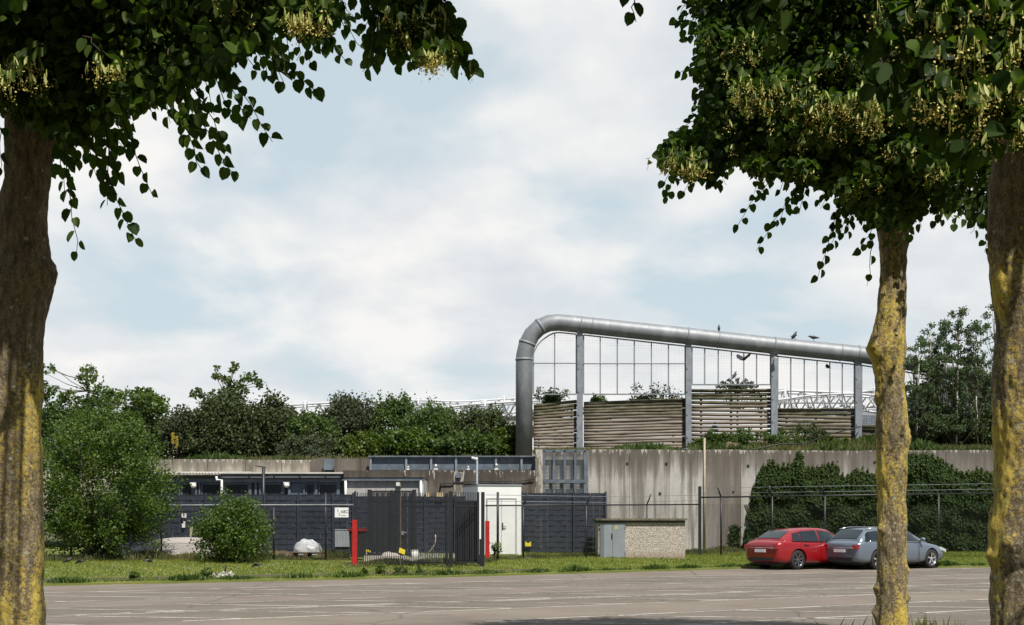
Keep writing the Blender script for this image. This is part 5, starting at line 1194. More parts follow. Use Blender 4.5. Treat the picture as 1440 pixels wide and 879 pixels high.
# ------------------------------------------------------------------ cars
def evalmods(o):
    bpy.context.view_layer.update(); dg = bpy.context.evaluated_depsgraph_get()
    me = bpy.data.meshes.new_from_object(o.evaluated_get(dg)); o.modifiers.clear(); old = o.data; o.data = me; bpy.data.meshes.remove(old); return o
def car(name, label, loc, yaw, paint, rim, estate, hgt=1.42, spokes=5):
    t = thing(name, label, 'car', loc); t.rotation_euler = (0, 0, yaw)
    L2 = 2.33; wr = .335; wxs = (-1.38, 1.42)
    st = [(-2.33, .66, .38, .80), (-2.29, .80, .27, .93), (-2.1, .87, .22, 1.0), (-1.7, .895, .20, 1.01), (-1.0, .905, .19, .985), (-.2, .905, .19, .965), (.6, .90, .19, .95), (1.05, .895, .19, .935), (1.35, .89, .20, .90), (1.75, .87, .21, .84), (2.1, .81, .23, .76), (2.26, .70, .27, .68), (2.33, .52, .36, .58)]
    v = []; f = []
    for x, w, zb_, zt2 in st:
        pr = [(0, zb_), (w * .82, zb_), (w * .97, zb_ + .07), (w, zb_ + .22), (w * 1.0, (zb_ + zt2) / 2 + .05), (w * .985, zt2 - .16), (w * .94, zt2 - .03), (w * .80, zt2 + .012), (0, zt2 + .035)]
        ring = pr + [(-a, c) for a, c in pr[-2:0:-1]]; v += [(x, a, c) for a, c in ring]
    k = 16; b = MB()
    for i in range(len(st) - 1):
        for j in range(k): f.append((i * k + j, i * k + (j + 1) % k, (i + 1) * k + (j + 1) % k, (i + 1) * k + j))
    f.append(tuple(range(k))); f.append(tuple(range((len(st) - 1) * k, len(st) * k))); b.add(v, f, True)
    body = part('body', b, paint, t, local=True)
    body.modifiers.new('s', 'SUBSURF').levels = 2; body.modifiers['s'].render_levels = 2; evalmods(body)
    cut = MB()
    for x in wxs:
        for sy in (-1, 1): cut.tube([(x, sy * .60, wr + .01), (x, sy * 1.1, wr + .01)], .385, 32)
    co = link('cut', mkmesh('cut', cut), None); co.parent = t
    md = body.modifiers.new('b', 'BOOLEAN'); md.operation = 'DIFFERENCE'; md.object = co; md.solver = 'MANIFOLD'; evalmods(body); bpy.data.objects.remove(co)
    for p in body.data.polygons: p.use_smooth = True
    body.data.set_sharp_from_angle(angle=R(38))
    # greenhouse
    H_ = hgt
    if estate: gs = [(-2.17, .985, .70), (-1.98, 1.16, .66), (-1.70, H_ - .055, .615), (-1.2, H_ - .012, .60), (-.5, H_, .60), (.0, H_ - .01, .59), (.42, H_ - .06, .575), (.85, 1.18, .62), (1.27, .945, .70)]
    else: gs = [(-2.05, 1.0, .68), (-1.85, 1.12, .63), (-1.5, H_ - .12, .59), (-1.0, H_ - .03, .585), (-.4, H_, .59), (.0, H_ - .01, .58), (.38, H_ - .06, .57), (.82, 1.17, .61), (1.25, .945, .70)]
    belt = lambda x: np.interp(x, [-2.3, -1.7, -1, 0, 1.3], [.97, 1.0, .985, .965, .93])
    bw = lambda x: np.interp(x, [-2.2, -1.9, -1, .6, 1.3], [.72, .80, .835, .83, .78])
    v = []; f = []
    for x, zr_, wr_ in gs:
        zb_ = belt(x) - .05; w0 = bw(x); pr = [(w0, zb_), (w0 - .01, zb_ + .04)]
        hgt_ = max(zr_ - (zb_ + .04), .01); pr += [(w0 + (wr_ - w0) * .60, zb_ + .04 + hgt_ * .6), (wr_, zr_ - min(.045, hgt_ * .3)), (wr_ * .88, zr_), (0, zr_ + .02)]
        ring = pr + [(-a, c) for a, c in pr[-2::-1]]; v += [(x, a, c) for a, c in ring]
    k = 11
    for i in range(len(gs) - 1):
        for j in range(k - 1): f.append((i * k + j, i * k + j + 1, (i + 1) * k + j + 1, (i + 1) * k + j))
    f.append(tuple(range(k))); f.append(tuple(range((len(gs) - 1) * k, len(gs) * k)))
    b = MB(); b.add(v, f, True); part('cabin', b, paint, t, local=True)
    # side glass
    def side(x, u, sy, off=.012):
        zr_ = np.interp(x, [q[0] for q in gs], [q[1] for q in gs]); wr_ = np.interp(x, [q[0] for q in gs], [q[2] for q in gs]); zb_ = belt(x) - .01; w0 = bw(x) - .01
        zt3 = zr_ - .05; z = zb_ + (zt3 - zb_) * u; hh = (z - zb_) / max(.01, zt3 - zb_); yy = w0 + (wr_ - w0) * (hh ** 1.05)
        return (x, sy * (yy + off + .006), z)
    secs = [(-1.46, -1.20), (-1.15, -.33), (-.25, .62)] if not estate else [(-1.80, -1.22), (-1.15, -.33), (-.25, .62)]
    for si, (xa_, xb_) in enumerate(secs):
        for sy in (-1, 1):
            g1 = MB(); nx_ = 8; nu_ = 4; vv = []
            for off in ((.016, .004) if si else (.036, .016)):
                for i in range(nx_ + 1):
                    for j in range(nu_ + 1):
                        u = .04 + .90 * j / nu_; x = xa_ + (xb_ - xa_) * i / nx_
                        if si == 2: x = xa_ + (xb_ + .36 * (1 - u) - xa_) * i / nx_
                        if si == 0: x = xb_ + (xa_ - (.14 * (1 - u)) - xb_) * (1 - i / nx_)
                        vv.append(side(x, u, sy, off))
            m_ = (nx_ + 1) * (nu_ + 1); ff = []
            for i in range(nx_):
                for j in range(nu_):
                    q = [i * (nu_ + 1) + j, (i + 1) * (nu_ + 1) + j, (i + 1) * (nu_ + 1) + j + 1, i * (nu_ + 1) + j + 1]; ff.append(tuple(q)); ff.append(tuple(z + m_ for z in reversed(q)))
            for i in range(nx_):
                for j in (0, nu_): a = i * (nu_ + 1) + j; c2 = a + nu_ + 1; ff.append((a, a + m_, c2 + m_, c2))
            for j in range(nu_):
                for i in (0, nx_): a = i * (nu_ + 1) + j; ff.append((a, a + 1, a + 1 + m_, a + m_))
            g1.add(vv, ff, False); part('side_window', g1, M['carglass'], t, local=True)
    for sy in (-1, 1):
        b = MB(); pts = [side(x, .0, sy, .02) for x in np.linspace(-1.8 if estate else -1.65, .95, 14)]; b.tube(pts, .012, 5); part('belt_trim', b, M['chrome'] if estate else M['black'], t, local=True)
    def cross(rows, name):
        g1 = MB(); vv = []
        for off in (.014, .004):
            for x, z, w in rows:
                for j in range(7): s = -1 + 2 * j / 6; vv.append((x + (off if x > 0 else -off) - .0, w * s, z + off + .02 * (1 - s * s)))
        m_ = len(rows) * 7; ff = []
        for i in range(len(rows) - 1):
            for j in range(6): q = [i * 7 + j, i * 7 + j + 1, (i + 1) * 7 + j + 1, (i + 1) * 7 + j]; ff.append(tuple(q)); ff.append(tuple(z + m_ for z in reversed(q)))
            for j in (0, 6): ff.append((i * 7 + j, (i + 1) * 7 + j, (i + 1) * 7 + j + m_, i * 7 + j + m_))
        for i in (0, len(rows) - 1):
            for j in range(6): ff.append((i * 7 + j, i * 7 + j + 1, i * 7 + j + 1 + m_, i * 7 + j + m_))
        g1.add(vv, ff, False); part(name, g1, M['carglass'], t, local=True)
    def gsr(x): return np.interp(x, [q[0] for q in gs], [q[1] for q in gs]), np.interp(x, [q[0] for q in gs], [q[2] for q in gs])
    cross([(x, gsr(x)[0], gsr(x)[1] * .86) for x in (.48, .65, .85, 1.05, 1.20)], 'windshield')
    cross([(x, gsr(x)[0], gsr(x)[1] * .84) for x in ((-1.72, -1.85, -1.98, -2.1) if estate else (-1.45, -1.6, -1.8, -1.95))], 'rear_window')
    # wheels
    for x in wxs:
        for sy in (-1, 1):
            w = bpy.data.objects.new('wheel', None); C.objects.link(w); w.parent = t; w.location = (x, sy * .775, wr)
            b = MB(); prof = [(-.105, .22), (-.105, .30), (-.085, .33), (0, wr), (.085, .33), (.105, .30), (.105, .225)]
            n_ = 40; vv = [(r * math.cos(2 * math.pi * i / n_), y, r * math.sin(2 * math.pi * i / n_)) for y, r in prof for i in range(n_)]
            ff = [(j * n_ + i, j * n_ + (i + 1) % n_, (j + 1) * n_ + (i + 1) % n_, (j + 1) * n_ + i) for j in range(len(prof) - 1) for i in range(n_)]
            b.add(vv, ff, True); part('tyre', b, M['tyre'], w, local=True)
            b = MB(); prof = [(.10, .235), (.10, .222), (.02, .20), (-.09, .20), (-.09, .235)]
            vv = [(r * math.cos(2 * math.pi * i / n_), sy * y, r * math.sin(2 * math.pi * i / n_)) for y, r in prof for i in range(n_)]
            ff = [(j * n_ + i, j * n_ + (i + 1) % n_, (j + 1) * n_ + (i + 1) % n_, (j + 1) * n_ + i) for j in range(len(prof) - 1) for i in range(n_)]
            b.add(vv, ff, True)
            for q in range(spokes):
                a = 2 * math.pi * q / spokes + .3
                for da in ((-.0,) if spokes == 5 else (-.12, .12)):
                    p0 = (.04 * math.cos(a), sy * .075, .04 * math.sin(a)); p1 = (.215 * math.cos(a + da), sy * .088, .215 * math.sin(a + da)); b.bar(p0, p1, .055 if spokes == 5 else .028, .022, (0, 1, 0))
            b.tube([(0, sy * .03, 0), (0, sy * .095, 0)], .055, 14); part('rim', b, rim, w, local=True)
            b = MB(); b.tube([(0, sy * -.02, 0), (0, sy * .01, 0)], .17, 20); part('brake_disc', b, M['dark_steel'], w, local=True)
    b = MB()
    b.box(-2.0, 2.0, -.66, .66, .16, .30); 
    for x in wxs: b.box(x - .40, x + .40, -.63, .63, .25, .74)
    part('underbody', b, M['black'], t, local=True)
    b = MB(); b.box(-2.352, -2.25, -.55, .55, .30, .42); part('rear_diffuser', b, M['black'], t, local=True)
    b = MB(); b.box(2.28, 2.345, -.42, .42, .36, .52); part('grille', b, M['black'], t, local=True)
    for sy in (-1, 1):
        b = MB(); b.prism([(-2.345, .72), (-2.33, .86), (-2.02, .88), (-2.05, .78), (-2.2, .72)], 'y', sy * .56, sy * .80); part('taillight', b, M['taillight'], t, local=True)
        b = MB(); b.prism([(2.26, .56), (2.285, .66), (2.0, .75), (1.92, .68)], 'y', sy * .50, sy * .80); part('headlight', b, M['headlight'], t, local=True)
        b = MB(); b.ball((.82, sy * .97, 1.03), .1, 10, 8, (.7, 1.05, .72)); b.bar((.82, sy * .80, .96), (.82, sy * .94, 1.0), .05, .04); part('mirror', b, paint, t, local=True)
        for x in (-1.0, .0): b = MB(); b.box(x - .11, x + .11, sy * .895, sy * .925, .845, .872); part('door_handle', b, paint if not estate else M['chrome'], t, local=True)
        b = MB()
        for x in (-1.20, -.29, .70):
            pts = []
            zs = (.26, .45, .62, .80, .93) if x > -1 else (.72, .8, .93)
            for z in zs: pts.append((x + (.0 if x > -1 else -.12 * (.93 - z) * 4), sy * np.interp(z, [.2, .4, .6, .8, .93], [.885, .912, .914, .905, .865]), z))
            b.tube(pts, .007, 4)
        part('door_gap', b, M['black'], t, local=True)
        if estate: b = MB(); b.tube([(-1.7, sy * .60, H_ - .03), (-1.2, sy * .60, H_ + .035), (.1, sy * .585, H_ + .03), (.38, sy * .57, H_ - .03)], .016, 6); part('roof_rail', b, M['chrome'], t, local=True)
    b = MB(); b.box(-2.36, -2.34, -.26, .26, .60, .71); part('number_plate', b, M['white'], t, local=True)
    b = MB(); b.tube([(-2.335, -.62, .75), (-2.352, 0, .76), (-2.335, .62, .75)], .012, 5); part('boot_trim', b, M['chrome'], t, local=True)
    return t
phi = R(34)
def carpos(px, py):  # position of near (right) rear wheel contact
    Y = H * F / (py - HZ); X = wx(px, Y); lx, ly = -1.38, -.88
    return (X - (lx * math.cos(phi) - ly * math.sin(phi)), Y - (lx * math.sin(phi) + ly * math.cos(phi)), 0.004)
car('parked_car', 'bright red hatchback parked on the left, partly behind the grey car', carpos(1123, 801.3), phi, M['redcar'], M['rimdark'], False, 1.43, 7)
car('parked_car', 'blue grey metallic estate car parked behind the thin tree trunk', carpos(1235, 801.3), phi, M['greycar'], M['rim'], True, 1.43, 5)

# ------------------------------------------------------------------ lime trees
SH = np.array([SUN_H.x, SUN_H.y]); TAN = math.tan(SUN_EL)
LIT = []   # (X, Y, z_lit, halfwidth)
def ln(*L): return [(*W(a, c, Y), r) for a, c, Y, r in L]
LANE_L = ln((28, 105, 10.6, .20), (150, 88, 10.7, .13), (262, 165, 10.6, .07), (430, 18, 10.4, .16), (610, 70, 10.1, .10))
LANE_M = ln((1085, 130, 14.6, .34), (1150, 150, 14.5, .34), (1215, 155, 14.5, .30), (1120, 236, 15.2, .15), (1065, 232, 15.2, .10), (965, 226, 15.6, .20), (1225, 250, 15.2, .14), (1310, 235, 15.2, .16), (1010, 60, 15.4, .2), (1060, 60, 15.3, .22), (1180, 90, 15.0, .25), (1110, 190, 14.9, .2), (1260, 205, 15.0, .2), (1190, 262, 15.3, .12))
LANE_R = ln((1350, 135, 8.0, .20), (1300, 125, 7.9, .13), (1400, 110, 8.0, .22), (1430, 60, 8.0, .26), (1380, 30, 8.1, .24), (1320, 20, 8.1, .2), (1255, 60, 8.2, .12), (1425, 165, 8.0, .15), (1345, 75, 8.0, .2), (1270, 10, 8.3, .15), (1440, 0, 8.1, .25))
LANES = LANE_L + LANE_M + LANE_R
def trunk_mesh(prof, Y, knots, seed, nz=420, na=96):
    """prof: list (py, left px, right px)"""
    ys = [p[0] for p in prof]; v = []; f = []
    y0, y1 = ys[0], ys[-1]
    for i in range(nz + 1):
        py = y0 + (y1 - y0) * i / nz; l = np.interp(py, ys, [p[1] for p in prof]); r = np.interp(py, ys, [p[2] for p in prof])
        cx = wx((l + r) / 2, Y); rad = (r - l) / 2 / F * Y; z = wz(py, Y)
        for k in range(na):
            a = 2 * math.pi * k / na; d = Vector((math.cos(a), math.sin(a), 0)); q = Vector((d.x * rad, d.y * rad, z))
            n1 = mn.noise(q * 3 + Vector((seed, 0, 0))) * .022 + mn.noise(Vector((q.x * 14, q.y * 14, q.z * 5)) + Vector((seed, 3, 0))) * .014 + mn.noise(Vector((q.x * 45, q.y * 45, q.z * 14))) * .008 + abs(mn.noise(Vector((a * 7 + q.z * .5, q.z * 1.3, seed)))) * -.010
            rr_ = rad * 1.0 + n1
            for (ka, kz, kr, kw, kh) in knots:
                da = math.atan2(math.sin(a - ka), math.cos(a - ka)) * rad; dz = z - kz; e = (da * da) / (kw * kw) + (dz * dz) / (kh * kh)
                if e < 6: rr_ += kr * math.exp(-e) * (1 + .6 * mn.noise(q * 16))
            v.append((cx + d.x * rr_, Y + d.y * rr_, z))
    for i in range(nz):
        for k in range(na): k2 = (k + 1) % na; f.append((i * na + k, i * na + k2, (i + 1) * na + k2, (i + 1) * na + k))
    b = MB(); b.add(v, f, True); return b
def inside(px, py, poly):
    c = np.zeros(len(px), bool); n = len(poly)
    for i in range(n):
        x1, y1 = poly[i]; x2, y2 = poly[(i + 1) % n]
        t = ((y1 > py) != (y2 > py)) & (px < (x2 - x1) * (py - y1) / ((y2 - y1) or 1e-9) + x1); c ^= t
    return c
def project(P): return P[:, 0] / P[:, 1] * F + CX, HZ - (P[:, 2] - H) / P[:, 1] * F
def litmask(P, k=-.5):
    m = np.ones(len(P), bool)
    for (X, Y, zl, hw) in LIT:
        h = P[:, :2] - np.array([X, Y]); a = h @ SH; l = h @ np.array([-SH[1], SH[0]]); zh = P[:, 2] - a * TAN
        m &= ~((a > -.2) & (np.abs(l) < hw) & (zh < zl + .25 * np.sin(l * 9 + zl)) & (zh > -2))
    for (X, Y, Z, r) in LANES:
        d = P - np.array([X, Y, Z]); t_ = d @ np.array(SD); dist = np.linalg.norm(d - t_[:, None] * np.array(SD), axis=1)
        m &= ~((t_ > r * k) & (dist < r * (1.8 if k < 0 else 1.1)))
        e = np.array([X, Y, Z - H]); Ld = np.linalg.norm(e); e = -e / Ld; t2 = d @ e; d2 = np.linalg.norm(d - t2[:, None] * e, axis=1)
        m &= ~((t2 > (0 if k < 0 else r * 1.5)) & (d2 < r * 1.1))
    return m
XL, YL = wx(24, 13), 13.; XM, YM = wx(1255, 18), 18.; XR, YR = wx(1438, 11), 11.
LIT += [(XL, YL, wz(560, YL), .42), (XM, YM, wz(375, YM), .34), (XR + .05, YR, wz(400, YR), .36)]

def lime(mylanes, label, prof, Y, knots, seed, poly, cen, rad, ncl, per, size, sprays, blooms, name='lime_tree', extra=(), shade=None):
    cx_, cy_, cz = cen
    t = thing(name, label, 'tree', (wx((prof[-1][1] + prof[-1][2]) / 2, Y), Y, 0), 'lime trees by the parking lot')
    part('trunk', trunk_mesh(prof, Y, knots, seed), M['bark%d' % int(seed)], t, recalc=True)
    # clump centres in the crown volume
    c = rng.uniform(-1, 1, (ncl * 4, 3)); c = c[(np.linalg.norm(c, axis=1) < 1)][:ncl * 2]
    c = c * np.array(rad) + np.array(cen); px, py = project(c); ok = (py < -15) | inside(px, py, poly)
    # the crown flares upwards: nothing hangs lower than the skirt
    ok &= c[:, 1] > 3.0
    c = c[ok][:ncl]
    for (epx, epy, eY, er, en) in extra:
        q = W(epx, epy, eY) + rnd(en) * rng.random((en, 1)) ** .4 * er; c = np.vstack([c, q])
    if shade:   # the crown's sunward side, dense enough to shade the upper trunk
        tx_, zlo, zhi, amin, amax, cnt = shade; a = rng.uniform(amin, amax, cnt * 3); zh = rng.uniform(zlo, zhi, cnt * 3); z = zh + a * TAN
        l = rng.uniform(-.45, .45, cnt * 3); q = np.stack([tx_ + SH[0] * a - SH[1] * l, Y + SH[1] * a + SH[0] * l, z], 1); px, py = project(q)
        q = q[(py < -12) | inside(px, py, poly)][:cnt]; c = np.vstack([c, q])
    n = len(c) * per; idx = np.repeat(np.arange(len(c)), per); P = c[idx] + rng.normal(size=(n, 3)) * np.array([.19, .19, .14])
    px, py = project(P); ok = (py < -22) | inside(px, py, poly); ok &= litmask(P)
    P = P[ok]
    # sunny clumps that stick out of the crown, with their own blossom
    SUNNY = []
    for (X_, Y_, Z_, r_) in mylanes:
        m_ = int(420 * (r_ / .35) ** 2 * (.095 / size) ** 2) + 10; q = np.array([X_, Y_, Z_]) + rnd(m_) * rng.random((m_, 1)) ** .5 * r_ * np.array([1.35, .9, .75]) * (1 + .35 * rng.normal(size=(m_, 1)))
        q = q[litmask(q, 1.7)]; P = np.vstack([P, q]); SUNNY.append((np.array([X_, Y_, Z_]), r_))
    V = rng.random(len(P)) ** 1.3 * .85
    # sprays: hanging twigs with alternate leaves
    sprays = list(sprays); Yc = cen[1]; Lf = 1.25 if cen[0] < 0 else .8
    for (x0, y0), (x1, y1) in zip(poly[:-1], poly[1:]):
        L_ = math.hypot(x1 - x0, y1 - y0); k_ = int(L_ / 13)
        for q in range(k_):
            u = (q + random.random()) / k_; ex, ey = x0 + (x1 - x0) * u, y0 + (y1 - y0) * u
            if not (-10 < ex < 1450 and -10 < ey < 400): continue
            nx_, ny_ = (y1 - y0) / L_, -(x1 - x0) / L_
            if inside(np.array([ex + nx_ * 6]), np.array([ey + ny_ * 6]), poly)[0]: nx_, ny_ = -nx_, -ny_
            if ny_ < -.5: continue
            ln_ = random.uniform(4, 44) * Lf; yy = Yc + (random.uniform(1.6, 2.8) if cen[0] < 0 and ex < 480 else random.uniform(-.8, .6)); sx_ = (1 if cen[0] < 0 else -1) * .5 if ey > 60 else 0
            dx_, dy_ = nx_ * .6 + sx_, ny_ * .6 + .7
            sprays.append(((ex - nx_ * 26, ey - ny_ * 26 - 14, yy), (ex + dx_ * ln_, ey + dy_ * ln_, yy - .1), 4 + int(ln_ / (8 if Lf > 1 else 6)), .03))
    tw = MB(); SP = []; SDr = []; SV = []
    for sp in sprays:
        (x0, y0, Y0), (x1, y1, Y1) = sp[0], sp[1]; nl = sp[2]; sag = sp[3] if len(sp) > 3 else .1; bright = sp[4] if len(sp) > 4 else 0
        A_ = W(x0, y0, Y0); B_ = W(x1, y1, Y1); pts = []
        for i in range(9): u = i / 8; pts.append(A_ + (B_ - A_) * u + np.array([0, 0, sag * 4 * u * (1 - u)]) + rng.normal(size=3) * .012)
        tw.tube(pts, list(np.linspace(.007, .0025, 9)), 5)
        for i in range(nl):
            u = (i + .3) / nl; k = min(7, int(u * 8)); fr = u * 8 - k; p = pts[k] * (1 - fr) + pts[k + 1] * fr
            ax = (B_ - A_) / np.linalg.norm(B_ - A_); sd = 1 if i % 2 else -1
            lat = np.cross(ax, [0, 1, 0]); d = ax * .55 + lat * sd * .45 + np.array([0, 0, -.75]) + rng.normal(size=3) * .22
            off = lat * sd * .02; SP.append(p + off); SDr.append(d + rng.normal(size=3) * .2); SV.append(min(1, random.random() * .5 + bright))
    # scattered branchlets sticking out of each crown's surface are part of the clumps
    D = rnd(len(P)) * .95 + np.array([0, 0, -.6]); Nn = rnd(len(P)) * 1.1 + np.array([0, -.1, .6]); S = size * (.62 + .6 * rng.random(len(P)))
    if SP:
        SP = np.array(SP); P = np.vstack([P, SP]); D = np.vstack([D, np.array(SDr)]); Nn = np.vstack([Nn, rnd(len(SP)) * .8 + np.array([0, -1, .35])]); S = np.concatenate([S, size * (.85 + .35 * rng.random(len(SP)))]); V = np.concatenate([V, SV])
    me = cloud_mesh('crown', P, D, Nn, S, T_LEAF, V, wloc(t)); cr = link('crown', me, M['lime_leaf'], t)
    # limbs
    ztop = wz(prof[0][0], Y); tx0 = wx((prof[0][1] + prof[0][2]) / 2, Y)
    sel = c[rng.choice(len(c), min(len(c), 70), replace=False)]
    for q in sel:
        zz4 = ztop - rng.random() * .8; a = np.array([tx0, Y, min(zz4, q[2] - .1)])
        if a[2] < ztop - 1.2: continue
        mid = (a + q) / 2 + np.array([0, 0, .25]); tw.tube([a, mid, q], [.045, .028, .008], 6)
    part('branch', tw, M['twig'], cr)
    # blossoms: bracts with hanging flower heads
    if blooms:
        BP = []
        for (poly_b, nb) in blooms:
            pc = P[:len(V)]; bx, by = project(pc); xs_ = [q[0] for q in poly_b]; m_ = inside(bx, by, poly_b)
            cand = pc[m_]
            if not len(cand): continue
            # those nearest the camera side / sun side are seen
            sc = cand @ np.array([SD.x, SD.y, SD.z]) * .5 - cand[:, 1] * .8 + rng.random(len(cand)) * .35; o_ = np.argsort(-sc)[:nb * 2]; BP.append(cand[rng.permutation(o_)[:nb]] + np.array([0, -.05, -.02]))
        for (q0, r_) in SUNNY:
            if r_ < .075: continue
            nb = int(15 * (r_ / .3) ** 1.6) + 2; a = rnd(nb) * rng.random((nb, 1)) ** .4 * np.array([1.35, .9, .6]) * r_; a[:, 1] = -np.abs(a[:, 1]) + .03; BP.append(q0 + a)
        if BP:
            BP = np.vstack(BP); nb = len(BP)
            me = cloud_mesh('bracts', BP, rnd(nb) * .45 + np.array([0, 0, -1]), rnd(nb) + np.array([0, -.8, .4]), .085 * (.8 + .4 * rng.random(nb)), T_BRACT, None, wloc(t)); link('bracts', me, M['bract'], cr)['kind'] = 'stuff'
            FB = np.repeat(BP, 13, 0) + np.array([0, 0, -.10]) + rng.normal(size=(nb * 13, 3)) * .028
            me = cloud_mesh('blossoms', FB, rnd(len(FB)), rnd(len(FB)), .017 * (.5 + .9 * rng.random(len(FB))), T_SMALL, None, wloc(t)); link('blossoms', me, M['blossom'], cr)['kind'] = 'stuff'
            st_ = MB()
            for p in BP[:]:
                st_.tube([p, p + np.array([0, 0, -.10])], .0022, 3)
            part('blossom_stalk', st_, M['bract'], cr, recalc=False)['kind'] = 'stuff'
    return t
# left tree
profL = [(-60, 20, 70), (60, 12, 74), (180, 7, 77), (250, 6, 70), (300, 0, 66), (360, -6, 71), (385, -8, 74), (410, -8, 70), (450, -12, 62), (550, -18, 57), (640, -22, 58), (760, -24, 60), (879, -26, 60), (990, -36, 68)]
polyL = [(-400, -60), (-400, 150), (-60, 150), (10, 162), (60, 180), (95, 200), (125, 190), (150, 160), (190, 150), (225, 138), (255, 112), (290, 104), (325, 88), (352, 62), (385, 38), (415, 34), (440, 50), (466, 58), (478, 22), (484, -60), (519, -60), (530, 30), (545, 66), (580, 56), (610, 68), (645, 84), (648, 72), (622, 40), (612, 6), (600, -60)]
sprL = [((80, 150, 12.3), (112, 362, 12.0), 15, .0), ((100, 160, 12.1), (192, 345, 11.8), 22, .05), ((150, 120, 12), (215, 280, 11.8), 14, .05), ((150, 150, 12.2), (150, 290, 12), 13, .0), ((200, 70, 11.9), (330, 250, 11.6), 24, .08), ((230, 60, 11.7), (320, 215, 11.4), 18, .06), ((240, 120, 11.7), (285, 245, 11.5), 14, .03), ((260, 40, 11.6), (385, 200, 11.4), 22, .08), ((270, 60, 11.6), (350, 170, 11.3), 15, .06), ((300, 20, 11.5), (445, 132, 11.2), 26, .1), ((330, 0, 11.5), (400, 120, 11.2), 15, .05), ((80, 150, 12.5), (88, 275, 12.3), 10, 0), ((380, -20, 11.4), (470, 70, 11), 20, .05), ((330, -20, 11.4), (465, 55, 11), 18, .08), ((390, -30, 11), (452, 60, 11), 14, .05), ((100, 130, 12.5), (105, 230, 12.5), 14, .0), ((120, 140, 12.5), (170, 250, 12.3), 14, .0),
        ((540, -60, 10.6), (590, 92, 10.4), 24, .03), ((560, -60, 10.6), (668, 100, 10.3), 34, .05), ((535, -60, 10.6), (525, 95, 10.5), 26, 0), ((560, -50, 10.6), (620, 80, 10.5), 22, .03), ((545, -50, 10.7), (560, 80, 10.5), 24, 0), ((580, -60, 10.7), (640, 60, 10.4), 20, .03), ((600, -50, 10.7), (650, 95, 10.4), 18, 0), ((575, -50, 10.4), (605, 70, 10.3), 22, 0),
        ((238, 70, 10.9), (243, 140, 10.8), 4, 0, .5), ((245, 125, 10.9), (272, 195, 10.8), 5, 0, .9), ((455, -40, 10.9), (520, 10, 10.7), 9, 0), ((880, -50, 9.5), (893, 30, 9.3), 5, 0), ((60, 60, 11.2), (0, 110, 11), 14, .05, .3), ((120, 50, 11.2), (165, 105, 11), 8, .05, .2), ((-5, 120, 12.6), (2, 250, 12.6), 7, 0)]
blL = [([(0, 70), (65, 70), (65, 150), (0, 150)], 26), ([(120, 60), (175, 60), (175, 120), (120, 120)], 8), ([(380, -10), (520, -10), (500, 60), (400, 60)], 30), ([(530, 0), (680, 0), (680, 115), (530, 115)], 55), ([(300, -20), (380, -20), (380, 20), (300, 20)], 8)]
lime(LANE_L, 'large lime tree with the thick trunk at the left edge', profL, YL, [(R(-10), wz(388, YL), .05, .12, .14), (R(-95), wz(770, YL), .04, .05, .05), (R(-20), wz(700, YL), .02, .06, .05), (R(-60), wz(620, YL), .02, .06, .06), (R(-120), wz(520, YL), .03, .08, .08), (R(180), wz(300, YL), .05, .1, .2)], 1.,
     polyL, (wx(150, 12), 11.2, 6.9), (4.6, 3.6, 3.1), 430, 78, .098, sprL, blL, shade=(XL, wz(560, YL), wz(150, YL), 1.2, 3.6, 190), extra=[(60, 130, 12.2, .7, 30), (150, 100, 12.2, .8, 36), (230, 80, 12, .7, 26), (310, 40, 11.7, .6, 16), (30, 40, 12.2, .9, 40), (150, 20, 12.2, .9, 40), (280, 0, 12, .8, 24), (380, 5, 11.6, .5, 9), (580, -20, 10.6, .35, 9), (570, 35, 10.5, .2, 3)])
